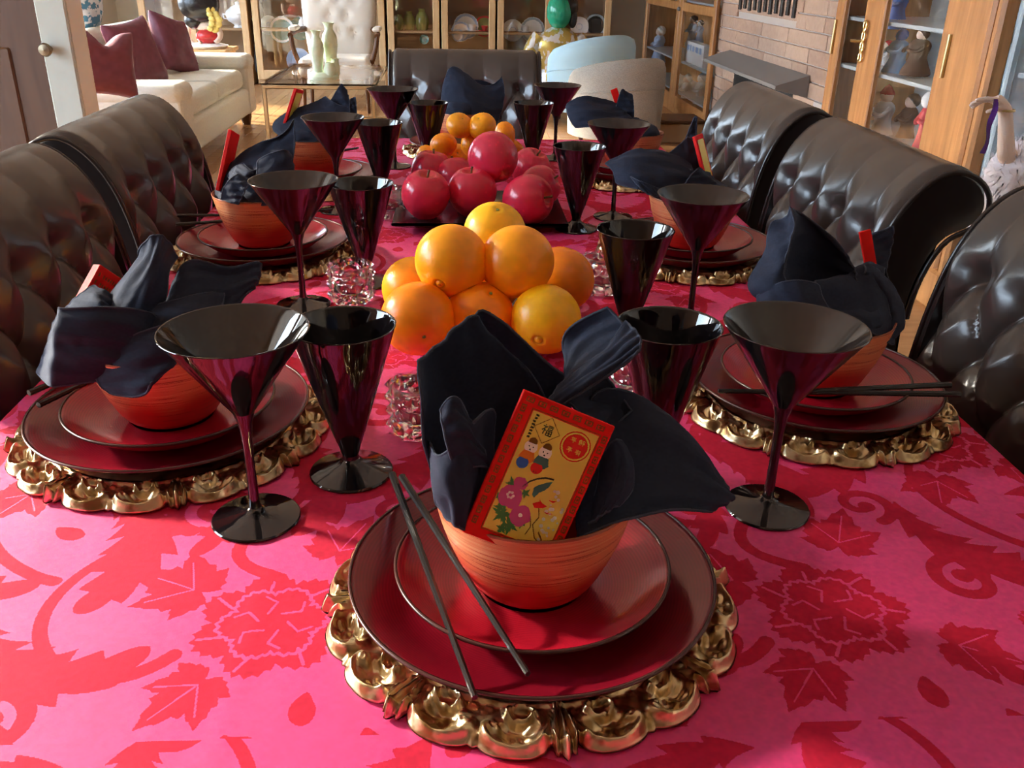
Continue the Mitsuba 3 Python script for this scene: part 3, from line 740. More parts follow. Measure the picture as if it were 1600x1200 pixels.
put('lower_rail', P(cat(cbox(X0 + .012, X1 - .012, Y0 + .015, Y0 + .03, .10, .115), cbox(X0 + .012, X1 - .012, Y1 - .03, Y1 - .015, .10, .115)), 'steel_brass'), gt)
jv = thing('jade_vase_group', 'pale green ceramic cluster of joined vases standing on the glass table', 'ornament')
c = onz(503, 126, gz)
JP = [(0, 0), (.028, 0), (.03, .03), (.036, .09), (.045, .15), (.04, .19), (.022, .225), (.026, .25), (.034, .262), (.028, .262), (.018, .24), (0, .20)]
put('base', P(moved(lathe([(0, 0), (.10, 0), (.105, .02), (.08, .045), (0, .05)], 24), (c[0], c[1] + .1, gz)), 'jade', 40), jv)
put('vase', P(moved(lathe(np.array(JP) * 1.05, 24), (c[0] - .03, c[1] + .07, gz + .03)), 'jade', 40), jv)
put('vase', P(moved(lathe(np.array(JP) * 1.18, 24), (c[0] + .045, c[1] + .16, gz + .04)), 'jade', 40), jv)
put('small_pot', P(moved(lathe(np.array([(0, 0), (.035, 0), (.04, .04), (.03, .07), (.034, .08), (0, .075)]), 20), (c[0] + .05, c[1] + .05, gz + .03)), 'jade', 40), jv)
put('small_pot', P(moved(lathe(np.array([(0, 0), (.03, 0), (.03, .05), (.022, .09), (.03, .1), (0, .095)]), 20), (c[0] + .08, c[1] + .10, gz + .03)), 'jade', 40), jv)


def tub_chair(label, px, ytop_px, yc, R, m, face, H=None):
    """barrel chair; face = direction its seat opens to, degrees"""
    c = ony(px, ytop_px, yc)
    H = H or c[2]
    key = thing('tub_chair', label, 'armchair')
    n1, rows = 56, []
    for k in range(n1):
        th = math.radians(-128 + 256 * k / (n1 - 1)); w = math.cos(th / 2) ** 1.3
        h = .46 + (H - .46) * w
        sec = [(R, .10), (R * 1.02, h * .5), (R * 1.03, h - .10), (R * .99, h - .03), (R * .90, h), (R * .80, h - .04), (R * .74, h - .12), (R * .72, .36), (R * .72, .12), (R * .9, .10)]
        sec = smoothprof(sec + [sec[0]], 26)[:-1]
        a = math.radians(face + 180) + th
        rows.append(np.stack([c[0] + sec[:, 0] * math.cos(a), yc + sec[:, 0] * math.sin(a), sec[:, 1]], 1))
    g = np.array(rows); idx = np.arange(g.shape[0] * g.shape[1]).reshape(g.shape[:2])
    idx = np.hstack([idx, idx[:, :1]]); q_ = np.stack([idx[:-1, :-1], idx[1:, :-1], idx[1:, 1:], idx[:-1, 1:]], -1).reshape(-1, 4)
    m_ = trimesh.Trimesh(g.reshape(-1, 3), np.vstack([q_[:, [0, 1, 2]], q_[:, [0, 2, 3]], [[idx[0, 0], idx[0, j], idx[0, j + 1]] for j in range(1, 24)], [[idx[-1, 0], idx[-1, j + 1], idx[-1, j]] for j in range(1, 24)]]), process=False)
    trimesh.repair.fix_normals(m_)
    put('back_shell', P(m_, m, 50), key)
    put('welt', P(tube(np.array([r_[7] for r_ in rows]), .006, 6), m, True), key)
    f = math.radians(face)
    put('seat_cushion', P(moved(lathe(smoothprof([(0, .28), (R * .66, .28), (R * .70, .34), (R * .66, .43), (R * .4, .45), (0, .455)], 20), 32), (c[0] + .02 * math.cos(f), yc + .02 * math.sin(f), 0)), m, True), key)
    for k in range(4):
        a = f + math.pi / 4 + k * math.pi / 2
        put('leg', P(bar((c[0] + R * .7 * math.cos(a), yc + R * .7 * math.sin(a), .14), (c[0] + R * .72 * math.cos(a), yc + R * .72 * math.sin(a), 0), .022, .016), 'door_wood', 40), key)
    return key

tub_chair('pale blue round-backed tub chair in front of the right-hand china cabinets', 926, 50, 8.0, .36, 'blue_cloth', 120)
tub_chair('beige tweed round-backed tub chair turned away, beside the corner curio', 966, 84, 6.75, .34, 'tweed', 118)

# mannequin with green head
mq = thing('mannequin', 'green-headed dress form with black hair in a silver and gold jacket behind the blue chair', 'mannequin')
hd = ony(874, 18, 8.75); o = np.array([hd[0], 8.75, 0])
put('head', P(moved(cat(sphere(.135, (0, 0, hd[2]), 3, (.85, .9, 1.12)), sphere(.02, (0, -.10, hd[2] - .01), 2, (.8, 1.2, 1.3)), lathe([(0, hd[2] - .22), (.055, hd[2] - .22), (.045, hd[2] - .08), (0, hd[2] - .06)], 20)), o), 'green_gloss', True), mq, 'glossy green head')
put('hair', P(moved(cat(sphere(.115, (.06, .04, hd[2] + .04), 3, (1., 1., 1.1)), sphere(.06, (.125, .01, hd[2] - .05), 3, (.7, .9, 1.5))), o), 'hair_black', True), mq)
zt = hd[2] - .13
jk = smoothprof([(.0, zt + .02), (.06, zt + .0), (.15, zt - .05), (.20, zt - .10), (.21, zt - .22), (.19, zt - .40), (.23, zt - .62), (.22, zt - .63), (0, zt - .60)], 40)
m_ = lathe(jk, 40); v = m_.vertices; v[:, 1] *= .62; m_.vertices = v
put('jacket', P(moved(m_, o), 'sequin', 50), mq, 'silver jacket patterned in gold')
for s in (-1, 1):
    put('sleeve', P(moved(tube(smoothprof([(s * .17, 0, zt - .09), (s * .27, -.03, zt - .26), (s * .25, -.10, zt - .46)], 14), np.linspace(.075, .055, 14), 14), o), 'sequin', 60), mq)
put('stand', P(moved(cat(bar((0, 0, .01), (0, 0, zt - .55), .014), lathe([(0, 0), (.16, 0), (.16, .012), (.03, .02), (0, .02)], 28)), o), 'black_iron', 40), mq)

# low dark chest, curio cabinet
lc = thing('low_chest', 'low dark brown wooden chest on the floor in front of the corner curio', 'chest')
c0, c1 = ony(1022, 188, 6.92), ony(1088, 192, 6.92)
put('body', P(cbox(c0[0] + .02, c1[0] + .06, 6.92, 7.27, .0, c0[2] - .025, .008), 'brown_wood'), lc)
put('lid', P(cbox(c0[0] + .008, c1[0] + .07, 6.91, 7.28, c0[2] - .025, c0[2], .006), 'door_wood'), lc)
cu = thing('curio_cabinet', 'oak curio cabinet with two narrow glass doors between the beige chair and the brick wall', 'cabinet')
XC = 1.97
yn, yf, ymid = onx(1114, 60, XC)[1], onx(1005, 60, XC)[1], onx(1056, 60, XC)[1]
yn = max(yn, 7.30)
st = [(yn, yn + .085), (ymid - .16, ymid - .05), (ymid - .03, ymid + .08), (yf - .09, yf)]
zs = [onx(1085, 100, XC + .12)[2], onx(1085, 72, XC + .12)[2] + .0, onx(1085, 2, XC + .1)[2]]
shelf_cabinet(cu, XC, XR - .005, yn, yf, st, [zs[0], .16 + .02, zs[2]], 'x', 2.1, 'oak', [(st[0][1], st[1][0]), (st[2][1], st[3][0])])
zr = onx(1085, 14, XC)[2]
put('mid_rail', P(cbox(XC + .002, XC + .028, yn, yf, zr - .035, zr + .035, .005), 'oak'), cu)
kb = onx(1063, 14, XC)
put('door_knob', P(sphere(.018, (XC - .012, kb[1], kb[2]), 2), 'hood_metal', True), cu)


def figurine(px, py, pyb, xx, ms, label, seed=0, name='figurine', group=None, wide=1.0, hat=None):
    """small standing figure: robe, arms, head, hair or hat; px,py = top, pyb = feet"""
    t_ = onx(px, py, xx); b_ = onx(px, pyb, xx); h = max(.05, t_[2] - b_[2]); o = (b_[0], b_[1], b_[2])
    k = thing(name, label, 'figurine', group)
    r = .20 * h * wide
    put('robe', P(moved(lathe(smoothprof([(0, 0), (r * 1.15, 0), (r * 1.0, h * .1), (r * .7, h * .42), (r * .85, h * .60), (r * .45, h * .72), (0, h * .74)], 20), 20), o), ms[0], 40), k)
    put('head', P(moved(sphere(h * .13, (0, 0, h * .82), 2), o), ms[1], True), k)
    put('arms', P(moved(cat(tube(smoothprof([(0, r * .8, h * .62), (-r * .7, r * 1.0, h * .48), (-r * 1.1, r * .3, h * .46)], 8), h * .045, 7), tube(smoothprof([(0, -r * .8, h * .62), (-r * .7, -r * 1.0, h * .48), (-r * 1.1, -r * .3, h * .50)], 8), h * .045, 7)), o), ms[0], True), k)
    if hat == 'cone': put('hat', P(moved(lathe([(0, h * .87), (h * .15, h * .87), (h * .14, h * .90), (h * .06, h * 1.02), (0, h * 1.06)], 16), o), ms[2], 40), k)
    else: put('hair', P(moved(sphere(h * .145, (h * .03, 0, h * .85), 2, (.95, 1, .95)), o), ms[2], True), k)
    return k

G = 'figurines in the oak curio'
figurine(1080, 22, 70, XC + .16, ('blue_grey', 'skin_pale', 'hair_black'), 'grey robed figurine high in the right curio door', group=G)
figurine(1092, 30, 66, XC + .20, ('china_blue', 'china_white', 'hair_black'), 'blue and white figurine beside the grey robed one in the curio', group=G)
figurine(1028, 38, 95, XC + .16, ('china_blue', 'skin_pale', 'china_white'), 'tall pale blue figurine in the left curio door', group=G)
figurine(1070, 112, 165, XC + .14, ('china_white', 'skin_pale', 'china_white'), 'slim white figurine low in the right curio door', group=G)
figurine(1092, 110, 168, XC + .18, ('blue_grey', 'china_white', 'blue_grey'), 'grey figurine low at the right of the curio', group=G)
c0 = onx(1072, 101, XC + .1); c1 = onx(1104, 72, XC + .1)
wb = thing('white_box', 'white card box with a faint blue print on the curio shelf', 'box')
put('box', P(cbox(XC + .08, XC + .16, c1[1], c0[1], c0[2] + .012, c1[2], .003), 'china_white'), wb)
put('print_band', P(cat(*[bx(XC + .0792, XC + .0801, c1[1] + (c0[1] - c1[1]) * u0, c1[1] + (c0[1] - c1[1]) * u1, c0[2] + .012 + (c1[2] - c0[2] - .012) * .62, c0[2] + .012 + (c1[2] - c0[2] - .012) * v1) for u0, u1, v1 in ((.1, .22, .86), (.28, .42, .86), (.48, .6, .84), (.66, .72, .88), (.78, .9, .86))]), 'china_blue'), wb)

# large oak display cabinet
dcab = thing('display_cabinet', 'large oak glass-doored display cabinet full of dolls, right of the brick wall', 'cabinet')
XD = 1.90
Y = lambda px, py=60, xx=XD: onx(px, py, xx)[1]
yD0, yD1 = Y(1570), min(Y(1300), 4.94)
st = [(yD1 - .10, yD1), (Y(1375), Y(1345)), (yD0, Y(1470))]
zsh1, zsh2 = onx(1410, 118, XD + .15)[2], onx(1400, 32, XD + .2)[2]
shelf_cabinet(dcab, XD, XR - .005, yD0, yD1, st, [zsh1, zsh2, .50], 'x', 2.2, 'oak', [(st[2][1], st[1][0]), (st[1][1], st[0][0])])
put('corner_post', P(cat(*[cbox(XD - .03, XD + .02, yD0 + a, yD0 + b, 0, 2.2, .012) for a, b in ((.0, .045), (.06, .12))]), 'oak'), dcab)
put('plinth', P(cbox(XD - .04, XR - .006, yD0, yD1, 0, .16, .012), 'oak'), dcab)
put('added_pale_back', P(bx(XR - .03, XR - .026, yD0 + .03, yD1 - .03, .2, 2.1), 'blue_grey'), dcab)  # pale panel added behind the dolls, its colour standing in for reflected window light
hh = onx(1352, 65, XD)
orn = [tube(smoothprof([(XD - .012, hh[1] + .016 * math.sin(k * 1.4 + j * 3), hh[2] - .09 + .18 * k / 9) for k in range(10)], 40), .006, 6) for j in (0, 1)]
put('brass_handle', P(cat(*orn, tube(smoothprof([(XD - .015, hh[1] + .01, hh[2]), (XD - .05, hh[1] + .04, hh[2]), (XD - .02, hh[1] + .07, hh[2])], 12), .007, 6)), 'brass', 40), dcab, 'ornate brass handle')
for px_, py_ in ((1480, 88), (1291, 55)):
    h_ = onx(px_, py_, XD); yy = min(h_[1], yD1 - .03)
    put('brass_hinge', P(bar((XD - .006, yy, h_[2] - .08), (XD - .006, yy, h_[2] + .08), .008), 'brass', 40), dcab)
G = 'dolls in the large display cabinet'
figurine(1398, -30, 40, XD + .18, ('doll_blue', 'doll_sky', 'doll_blue'), 'bright blue doll at the top of the display cabinet', group=G, wide=1.3)
figurine(1398, 42, 112, XD + .14, ('doll_sky', 'doll_blue', 'doll_blue'), 'light blue doll with a wide skirt on the middle shelf of the display cabinet', group=G, wide=1.4)
figurine(1430, 40, 112, XD + .12, ('doll_brown', 'skin_pale', 'doll_brown'), 'dark brown furry doll right of the light blue one', group=G, wide=1.5)
figurine(1380, 60, 112, XD + .24, ('china_white', 'skin_pale', 'doll_red'), 'white and red doll behind the light blue one', group=G, wide=1.1)
figurine(1374, 132, 215, XD + .14, ('china_white', 'skin_pale', 'doll_red'), 'white-bearded doll with a red and white hat on the lower shelf', group=G, wide=1.2, hat='cone')
figurine(1412, 140, 225, XD + .22, ('doll_brown', 'skin_pale', 'hair_black'), 'dark brown doll behind the bearded one', group=G)
figurine(1436, 135, 235, XD + .14, ('doll_red', 'china_white', 'china_white'), 'slim red doll with a white top beside the wide oak post', group=G, wide=.6)
figurine(1335, 45, 70, XD + .2, ('blue_grey', 'china_white', 'hair_black'), 'small grey figure behind the left glass of the display cabinet', group=G)
figurine(1318, 150, 185, XD + .2, ('olive_glass', 'skin_pale', 'teal_glass'), 'olive green figure low behind the left glass of the display cabinet', group=G, wide=1.3)

gcab = thing('glass_cabinet', 'glass cabinet with teal glassware at the right edge, beyond the oak post', 'cabinet')
shelf_cabinet(gcab, XD + .02, XR - .005, 2.15, yD0 - .01, [(2.15, 2.2), (yD0 - .035, yD0 - .012)], [.62, .90, 1.20], 'x', 2.1, 'blue_grey', [(2.2, yD0 - .035)])
for k, (px_, py_, s_, mm) in enumerate([(1588, 20, .12, 'teal_glass'), (1566, 78, .10, 'teal_glass'), (1592, 125, .11, 'teal_glass'), (1545, 205, .09, 'teal_glass'), (1535, 232, .10, 'china_blue'), (1550, 180, .08, 'teal_glass'), (1598, 160, .10, 'hood_metal')]):
    c = onx(px_, py_, XD + .2)
    zz = [.62, .90, 1.20]; zz = min(zz, key=lambda a: abs(a - (c[2] - s_))) + .009; ysl = [2.9, 2.62, 2.45, 3.18, 3.05, 3.0, 2.3][k]
    single('glass_jar', ['tall teal glass jar at the top right corner', 'wide dark teal jar under the top one at the right edge', 'black-green jar behind the raised hand', 'small teal bowl left of the purple ribbon', 'small blue bowl low beside the oak post', 'small teal jar just above the blue bowl', 'grey jar at the right edge level with the hand'][k], 'jar',
           P(moved(lathe(smoothprof([(0, 0), (.5 * s_, 0), (.75 * s_, .5 * s_), (.6 * s_, 1.2 * s_), (.35 * s_, 1.5 * s_), (.42 * s_, 1.7 * s_), (0, 1.65 * s_)], 22), 24), (XD + .22, ysl, zz)), mm, 40), 'glassware in the cabinet at the right edge')

# fur-clad doll mannequin with a raised hand
import manifold3d as m3
def hull(a, ra, b, rb, n=14):
    return m3.Manifold.batch_hull([m3.Manifold.sphere(ra, n).translate(list(map(float, a))), m3.Manifold.sphere(rb, n).translate(list(map(float, b)))])
def smooth_body(parts, ref=.012, it=8):
    M_ = parts[0]
    for p_ in parts[1:]: M_ = M_ + p_
    M_ = M_.refine_to_length(ref); me = M_.to_mesh()
    t_ = trimesh.Trimesh(me.vert_properties[:, :3], me.tri_verts); trimesh.smoothing.filter_taubin(t_, iterations=it); return t_
YM = 2.2
fm = thing('fur_doll', 'doll in fluffy white fur raising one hand at the right edge', 'doll')
wr, el, sh = ony(1571, 172, YM), ony(1572, 240, YM), ony(1598, 278, YM + .03)
kn = ony(1560, 158, YM); tip = ony(1533, 151, YM - .01)
bo = ony(1602, 292, YM + .04)
parts = [hull(sh, .035, el, .021), hull(el, .021, wr, .016), hull(wr, .016, kn, .015)]
for k, (dx_, dz_, dy_) in enumerate([(-.062, .004, -.012), (-.064, -.006, .0), (-.058, -.012, .012), (-.046, -.018, .022)]):
    m1 = kn + [dx_ * .55, dy_, dz_ * .3 + .006]; parts += [hull(kn + [-.005, dy_, 0], .0075, m1, .006), hull(m1, .006, kn + [dx_, dy_ * 1.2, dz_], .0045)]
th1 = wr + [-.02, -.012, .004]; parts += [hull(wr + [0, -.008, .006], .008, th1 + [-.01, 0, .0], .006), hull(th1 + [-.01, 0, 0], .006, th1 + [-.032, -.002, -.006], .0045)]
hc = bo + [.10, 0, .27]
parts += [hull(bo + [.05, 0, -.30], .11, bo + [.05, 0, .02], .10), hull(bo + [.06, 0, .05], .06, hc + [0, 0, -.06], .035), hull(hc, .075, hc + [-.008, -.012, -.03], .062), hull(sh, .035, bo + [.04, 0, .05], .06)]
put('body', P(smooth_body(parts), 'skin_pale', True), fm)
put('hair', P(sphere(.085, hc + [.012, .012, .015], 3), 'cream_cloth', True), fm)
put('face_features', P(cat(*[sphere(.008, hc + [-.03 + .04 * a, -.068, -.005], 2) for a in (0, 1)], sphere(.010, hc + [-.012, -.078, -.03], 2, (.7, 1, 1.2)), sphere(.012, hc + [-.012, -.066, -.055], 2, (1.3, .5, .4))), 'stem_brown', True), fm)
put('gown', P(moved(lathe(smoothprof([(0, .01), (.26, .01), (.20, .25), (.13, bo[2] - .18), (.12, bo[2] - .1), (0, bo[2] - .08)], 24), 32), (bo[0] + .05, bo[1], 0)), 'cream_cloth', 50), fm)
m_ = cat(sphere(.14, bo + [.03, 0, -.06], 4, (1.05, .9, 1.0)), sphere(.11, bo + [-.0, -.02, .03], 4, (1, .9, .8)))
v = m_.vertices; m_.vertices = v + m_.vertex_normals * (.02 * (meshkit.fbm(v * 40, 3)[:, None] - .3))
put('fur_wrap', P(m_, 'fur_white', True), fm, 'fluffy white fur wrap')
pts, fi = trimesh.sample.sample_surface(m_, 2600, seed=4); nn = m_.face_normals[fi]; q = np.random.RandomState(2)
tv, tf = [], []
for p_, n2 in zip(pts, nn):
    d_ = n2 + q.normal(0, .45, 3); d_ /= np.linalg.norm(d_); s_ = np.cross(d_, [.3, .2, .9]); s_ /= np.linalg.norm(s_) + 1e-9
    b0 = len(tv); tv += [p_ + s_ * .0016, p_ - s_ * .0016, p_ + d_ * (.018 + .014 * q.rand())]; tf += [[b0, b0 + 1, b0 + 2], [b0, b0 + 2, b0 + 1]]
put('fur_tufts', P(trimesh.Trimesh(np.array(tv), np.array(tf), process=False), 'fur_white'), fm, kind='stuff')
rb = ony(1556, 155, YM - .02); r2 = ony(1550, 240, YM - .02)
put('ribbon', P(solid_sheet(np.array([[[rb[0] - .006 + .006 * j + .004 * math.sin(i * .9), YM - .022 + .004 * math.sin(i * .7 + j), rb[2] + (r2[2] - rb[2]) * i / 11] for j in range(3)] for i in range(12)]), .001)[0], 'ribbon_purple', True), fm, 'purple ribbon over the fingers')
put('bracelet', P(moved(tube([(.02 * math.cos(a), .02 * math.sin(a), 0) for a in np.arange(16) * 6.283 / 16], .003, 6, closed=True), wr + [0, 0, .0]), 'brass', True), fm)

# ================================================================== TABLE
XA, XB_, YN, YE, DROP = -.505, .572, .28, 2.66, .265
tb = thing('dining_table', 'long dining table hidden under the red damask cloth', 'table')
put('top', P(cbox(XA + .012, XB_ - .012, YN + .012, YE - .012, .715, TABLE - .004, .006), 'door_wood'), tb)
for xx in (XA + .1, XB_ - .18):
    for yy in (YN + .1, YE - .18): put('leg', P(cbox(xx, xx + .08, yy, yy + .08, .001, .715, .01), 'door_wood'), tb)


def cloth_mesh():
    st = .009
    xs = np.arange(XA - DROP, XB_ + DROP + st, st); ys = np.arange(YN - DROP, YE + DROP + st, st)
    X, Y = np.meshgrid(xs, ys, indexing='ij')
    ox = np.where(X < XA, X - XA, np.where(X > XB_, X - XB_, 0)); oy = np.where(Y < YN, Y - YN, np.where(Y > YE, Y - YE, 0))
    ov = np.hypot(ox, oy); r = .012
    ang = np.clip(ov / r, 0, np.pi / 2); out = r * np.sin(ang); drop = r * (1 - np.cos(ang)) + np.maximum(ov - r * np.pi / 2, 0)
    ux, uy = np.where(ov > 0, ox / (ov + 1e-9), 0), np.where(ov > 0, oy / (ov + 1e-9), 0)
    rip = .006 * np.sin((X * uy ** 2 + Y * ux ** 2) * 42) * np.clip((drop - .03) / .2, 0, 1)
    px_ = np.clip(X, XA, XB_) + ux * (out + rip - .010); py_ = np.clip(Y, YN, YE) + uy * (out + rip - .010)
    w = .0011 * (meshkit.fbm(np.stack([X * 7, Y * 4, X * 0], -1), 3) - .5) + .0008 * (meshkit.noise(np.stack([X * 30, Y * 9, X * 0 + 3], -1)) - .5)
    for c_, sg in ((-.16, 1), (.20, 1)): w = w + .0007 * np.exp(-((X - c_) / .006) ** 2)
    return gridmesh(np.stack([px_, py_, TABLE - .0005 + np.where(ov > 0, 0, w) - drop], -1))

single('tablecloth', 'red damask tablecloth with tone-on-tone leaf scrolls over the whole dining table', 'tablecloth', P(cloth_mesh(), 'cloth_red', True))

# ================================================================== CHAIRS
CW, TW = .495, .118
PROF = smoothprof([(-.002, .44), (.006, .62), (.016, .74), (.030, .82), (.055, .89), (.090, .935), (.122, .952), (.155, .947), (.182, .925), (.190, .893), (.172, .868), (.142, .852), (.120, .82), (.100, .70), (.085, .44)], 300)


def chair_meshes():
    seg = np.r_[0, np.cumsum(np.linalg.norm(np.diff(PROF, axis=0), axis=1))]
    zi = np.argmin(np.abs(PROF[:110, 1] - .885)); s_top = seg[zi]
    crest = seg[np.argmax(PROF[:, 1])]
    ft = seg[-1]
    # front, densely sampled: 0 .. crest + .10
    sF = np.linspace(0, crest + .115, 120); xs = np.linspace(-CW / 2, CW / 2, 110)
    p = np.stack([np.interp(sF, seg, PROF[:, 0]), np.interp(sF, seg, PROF[:, 1])], 1)
    t = np.gradient(p, axis=0); t /= np.linalg.norm(t, axis=1, keepdims=True); nr = np.stack([-t[:, 1], t[:, 0]], 1)   # outward (towards the diner)
    S, X = np.meshgrid(sF - s_top, xs, indexing='ij')
    a = X / TW + S / .19; b = X / TW - S / .19
    da = np.abs(a - .5 - np.round(a - .5)); db = np.abs(b - .5 - np.round(b - .5))
    dia = np.clip(4 * da * db, 0, 1) ** .42
    dx = np.abs(X / TW - .5 - np.round(X / TW - .5))
    cha = np.clip(2 * dx, 0, 1) ** .5
    blend = np.clip(S / .02, 0, 1)
    h = .034 * (dia * (1 - blend) + cha * blend * np.exp(-np.clip(S, 0, 1) / .045) + blend * (1 - np.exp(-np.clip(S, 0, 1) / .045)) * .88)
    btn = []
    for r_ in range(0, 5):
        sr = -.095 * r_; cols = [-1.5, -.5, .5, 1.5] if r_ % 2 == 0 else [-1, 0, 1]
        for c_ in cols:
            btn.append((c_ * TW, sr)); h = h - .013 * np.exp(-(((X - c_ * TW) / .016) ** 2 + ((S - sr) / .016) ** 2))
    ef = np.clip((CW / 2 - np.abs(X)) / .02, 0, 1) ** .5
    h = h * (.35 + .65 * ef) - .014 * (1 - ef) - .022
    F = np.stack([X, p[:, :1] - 0 * X + h * nr[:, :1], p[:, 1:2] + h * nr[:, 1:2]], -1)
    # plain back
    sB = np.linspace(crest + .115, ft, 40); pb = np.stack([np.interp(sB, seg, PROF[:, 0]), np.interp(sB, seg, PROF[:, 1])], 1)
    tb_ = np.gradient(pb, axis=0); tb_ /= np.linalg.norm(tb_, axis=1, keepdims=True); nb = np.stack([-tb_[:, 1], tb_[:, 0]], 1)
    Xb = np.tile(xs, (40, 1))
    hb = np.linspace(0, 1, 40)[:, None] * 0 + F[-1][None, :, 0] * 0
    h_end = h[-1][None, :] * np.clip(1 - np.arange(40)[:, None] / 6, 0, 1)
    Bk = np.stack([Xb, pb[:, :1] + h_end * nb[:, :1], pb[:, 1:2] + h_end * nb[:, 1:2]], -1)
    full = np.vstack([F, Bk[1:]])
    m = gridmesh(full)
    n = len(full); cap = []
    for col in (0, full.shape[1] - 1):
        idx = np.arange(n) * full.shape[1] + col
        poly = Polygon(full[:, col, 1:]).buffer(0)
        pl = extrude(Polygon(full[:, col, 1:]), .004)
        cap.append(pl)
    if m.face_normals[np.argmin(np.abs(m.triangles_center - [0, 0, .75]).sum(1))][1] > 0: m.invert()
    pill = P(m, 'leather', True)
    side = []
    outer = Polygon(PROF).buffer(-.004)
    outer = max(getattr(outer, 'geoms', [outer]), key=lambda g: g.area)
    for sgn in (-1, 1):
        e = extrude(outer, .014)
        # x-y polygon (d, z) -> world (X = thickness, Y = d, Z = z)
        M4 = np.array([[0, 0, 1, sgn * (CW / 2 - .006) - .007], [1, 0, 0, 0], [0, 1, 0, 0], [0, 0, 0, 1.]])
        e.apply_transform(M4)
        trimesh.repair.fix_normals(e); side.append(P(e, 'leather_plain', 35))
    pip = []
    for sgn in (-1, 1):
        k = np.linspace(0, 225, 90).astype(int)
        q_ = PROF[k] 
        path = np.stack([np.full(len(k), sgn * (CW / 2 + .001)), q_[:, 0] + .004, q_[:, 1]], 1)
        pip.append(P(tube(path, .0042, 7), 'leather_plain', True))
    bl = []
    for bx_, sr in btn:
        i = np.argmin(np.abs(sF - s_top - sr)); j = np.argmin(np.abs(xs - bx_)); c = F[i, j]
        bl.append((c[0], c[1] - .001, c[2]))
    return pill, side, pip, bl

PILL, SIDES, PIPES, BTN = chair_meshes()
BTNP = P(sphere(.0085, (0, 0, 0), 2, (1, .55, 1)), 'leather_plain', True)
SEATP = P(rbox(-.25, .25, -.44, .03, .36, .47, .045), 'leather_plain', 40)
LEGS = [P(bar((sx * .21, yy, .37), (sx * .215, yy + (.03 if yy > -.1 else 0), 0), .024, .016), 'door_wood', 40) for sx in (-1, 1) for yy in (-.40, .06)]


def chair(x, y, rz, label):
    k = thing('dining_chair', label, 'chair', 'tufted leather chairs around the dining table', at(x, y, 0, rz))
    put('backrest', PILL, k)
    for s_ in SIDES: put('side_panel', s_, k)
    for i_, s_ in enumerate(PIPES): put('piping', s_, k + '__side_panel' + ('' if i_ == 0 else '_001'))
    for b in BTN: put('button', BTNP, k + '__backrest', to=at(x, y, 0, rz).translate([float(v) for v in b]))
    put('seat', SEATP, k)
    for l in LEGS: put('leg', l, k)

chair(-.520, 1.20, 90, 'dark tufted leather chair at the left edge, nearest on the left side')
chair(-.522, 1.765, 90, 'dark tufted leather chair second on the left, in front of the sofa')
chair(.660, .95, -90, 'dark tufted leather chair cut off by the right edge, nearest on the right')
chair(.604, 1.545, -90, 'dark tufted leather chair in the middle of the right side, rolled end showing')
chair(.606, 2.135, -90, 'dark tufted leather chair farthest on the right, in front of the brick wall')
chair(.022, 3.05, 0, 'dark leather chair at the far end of the table, behind the mandarins')

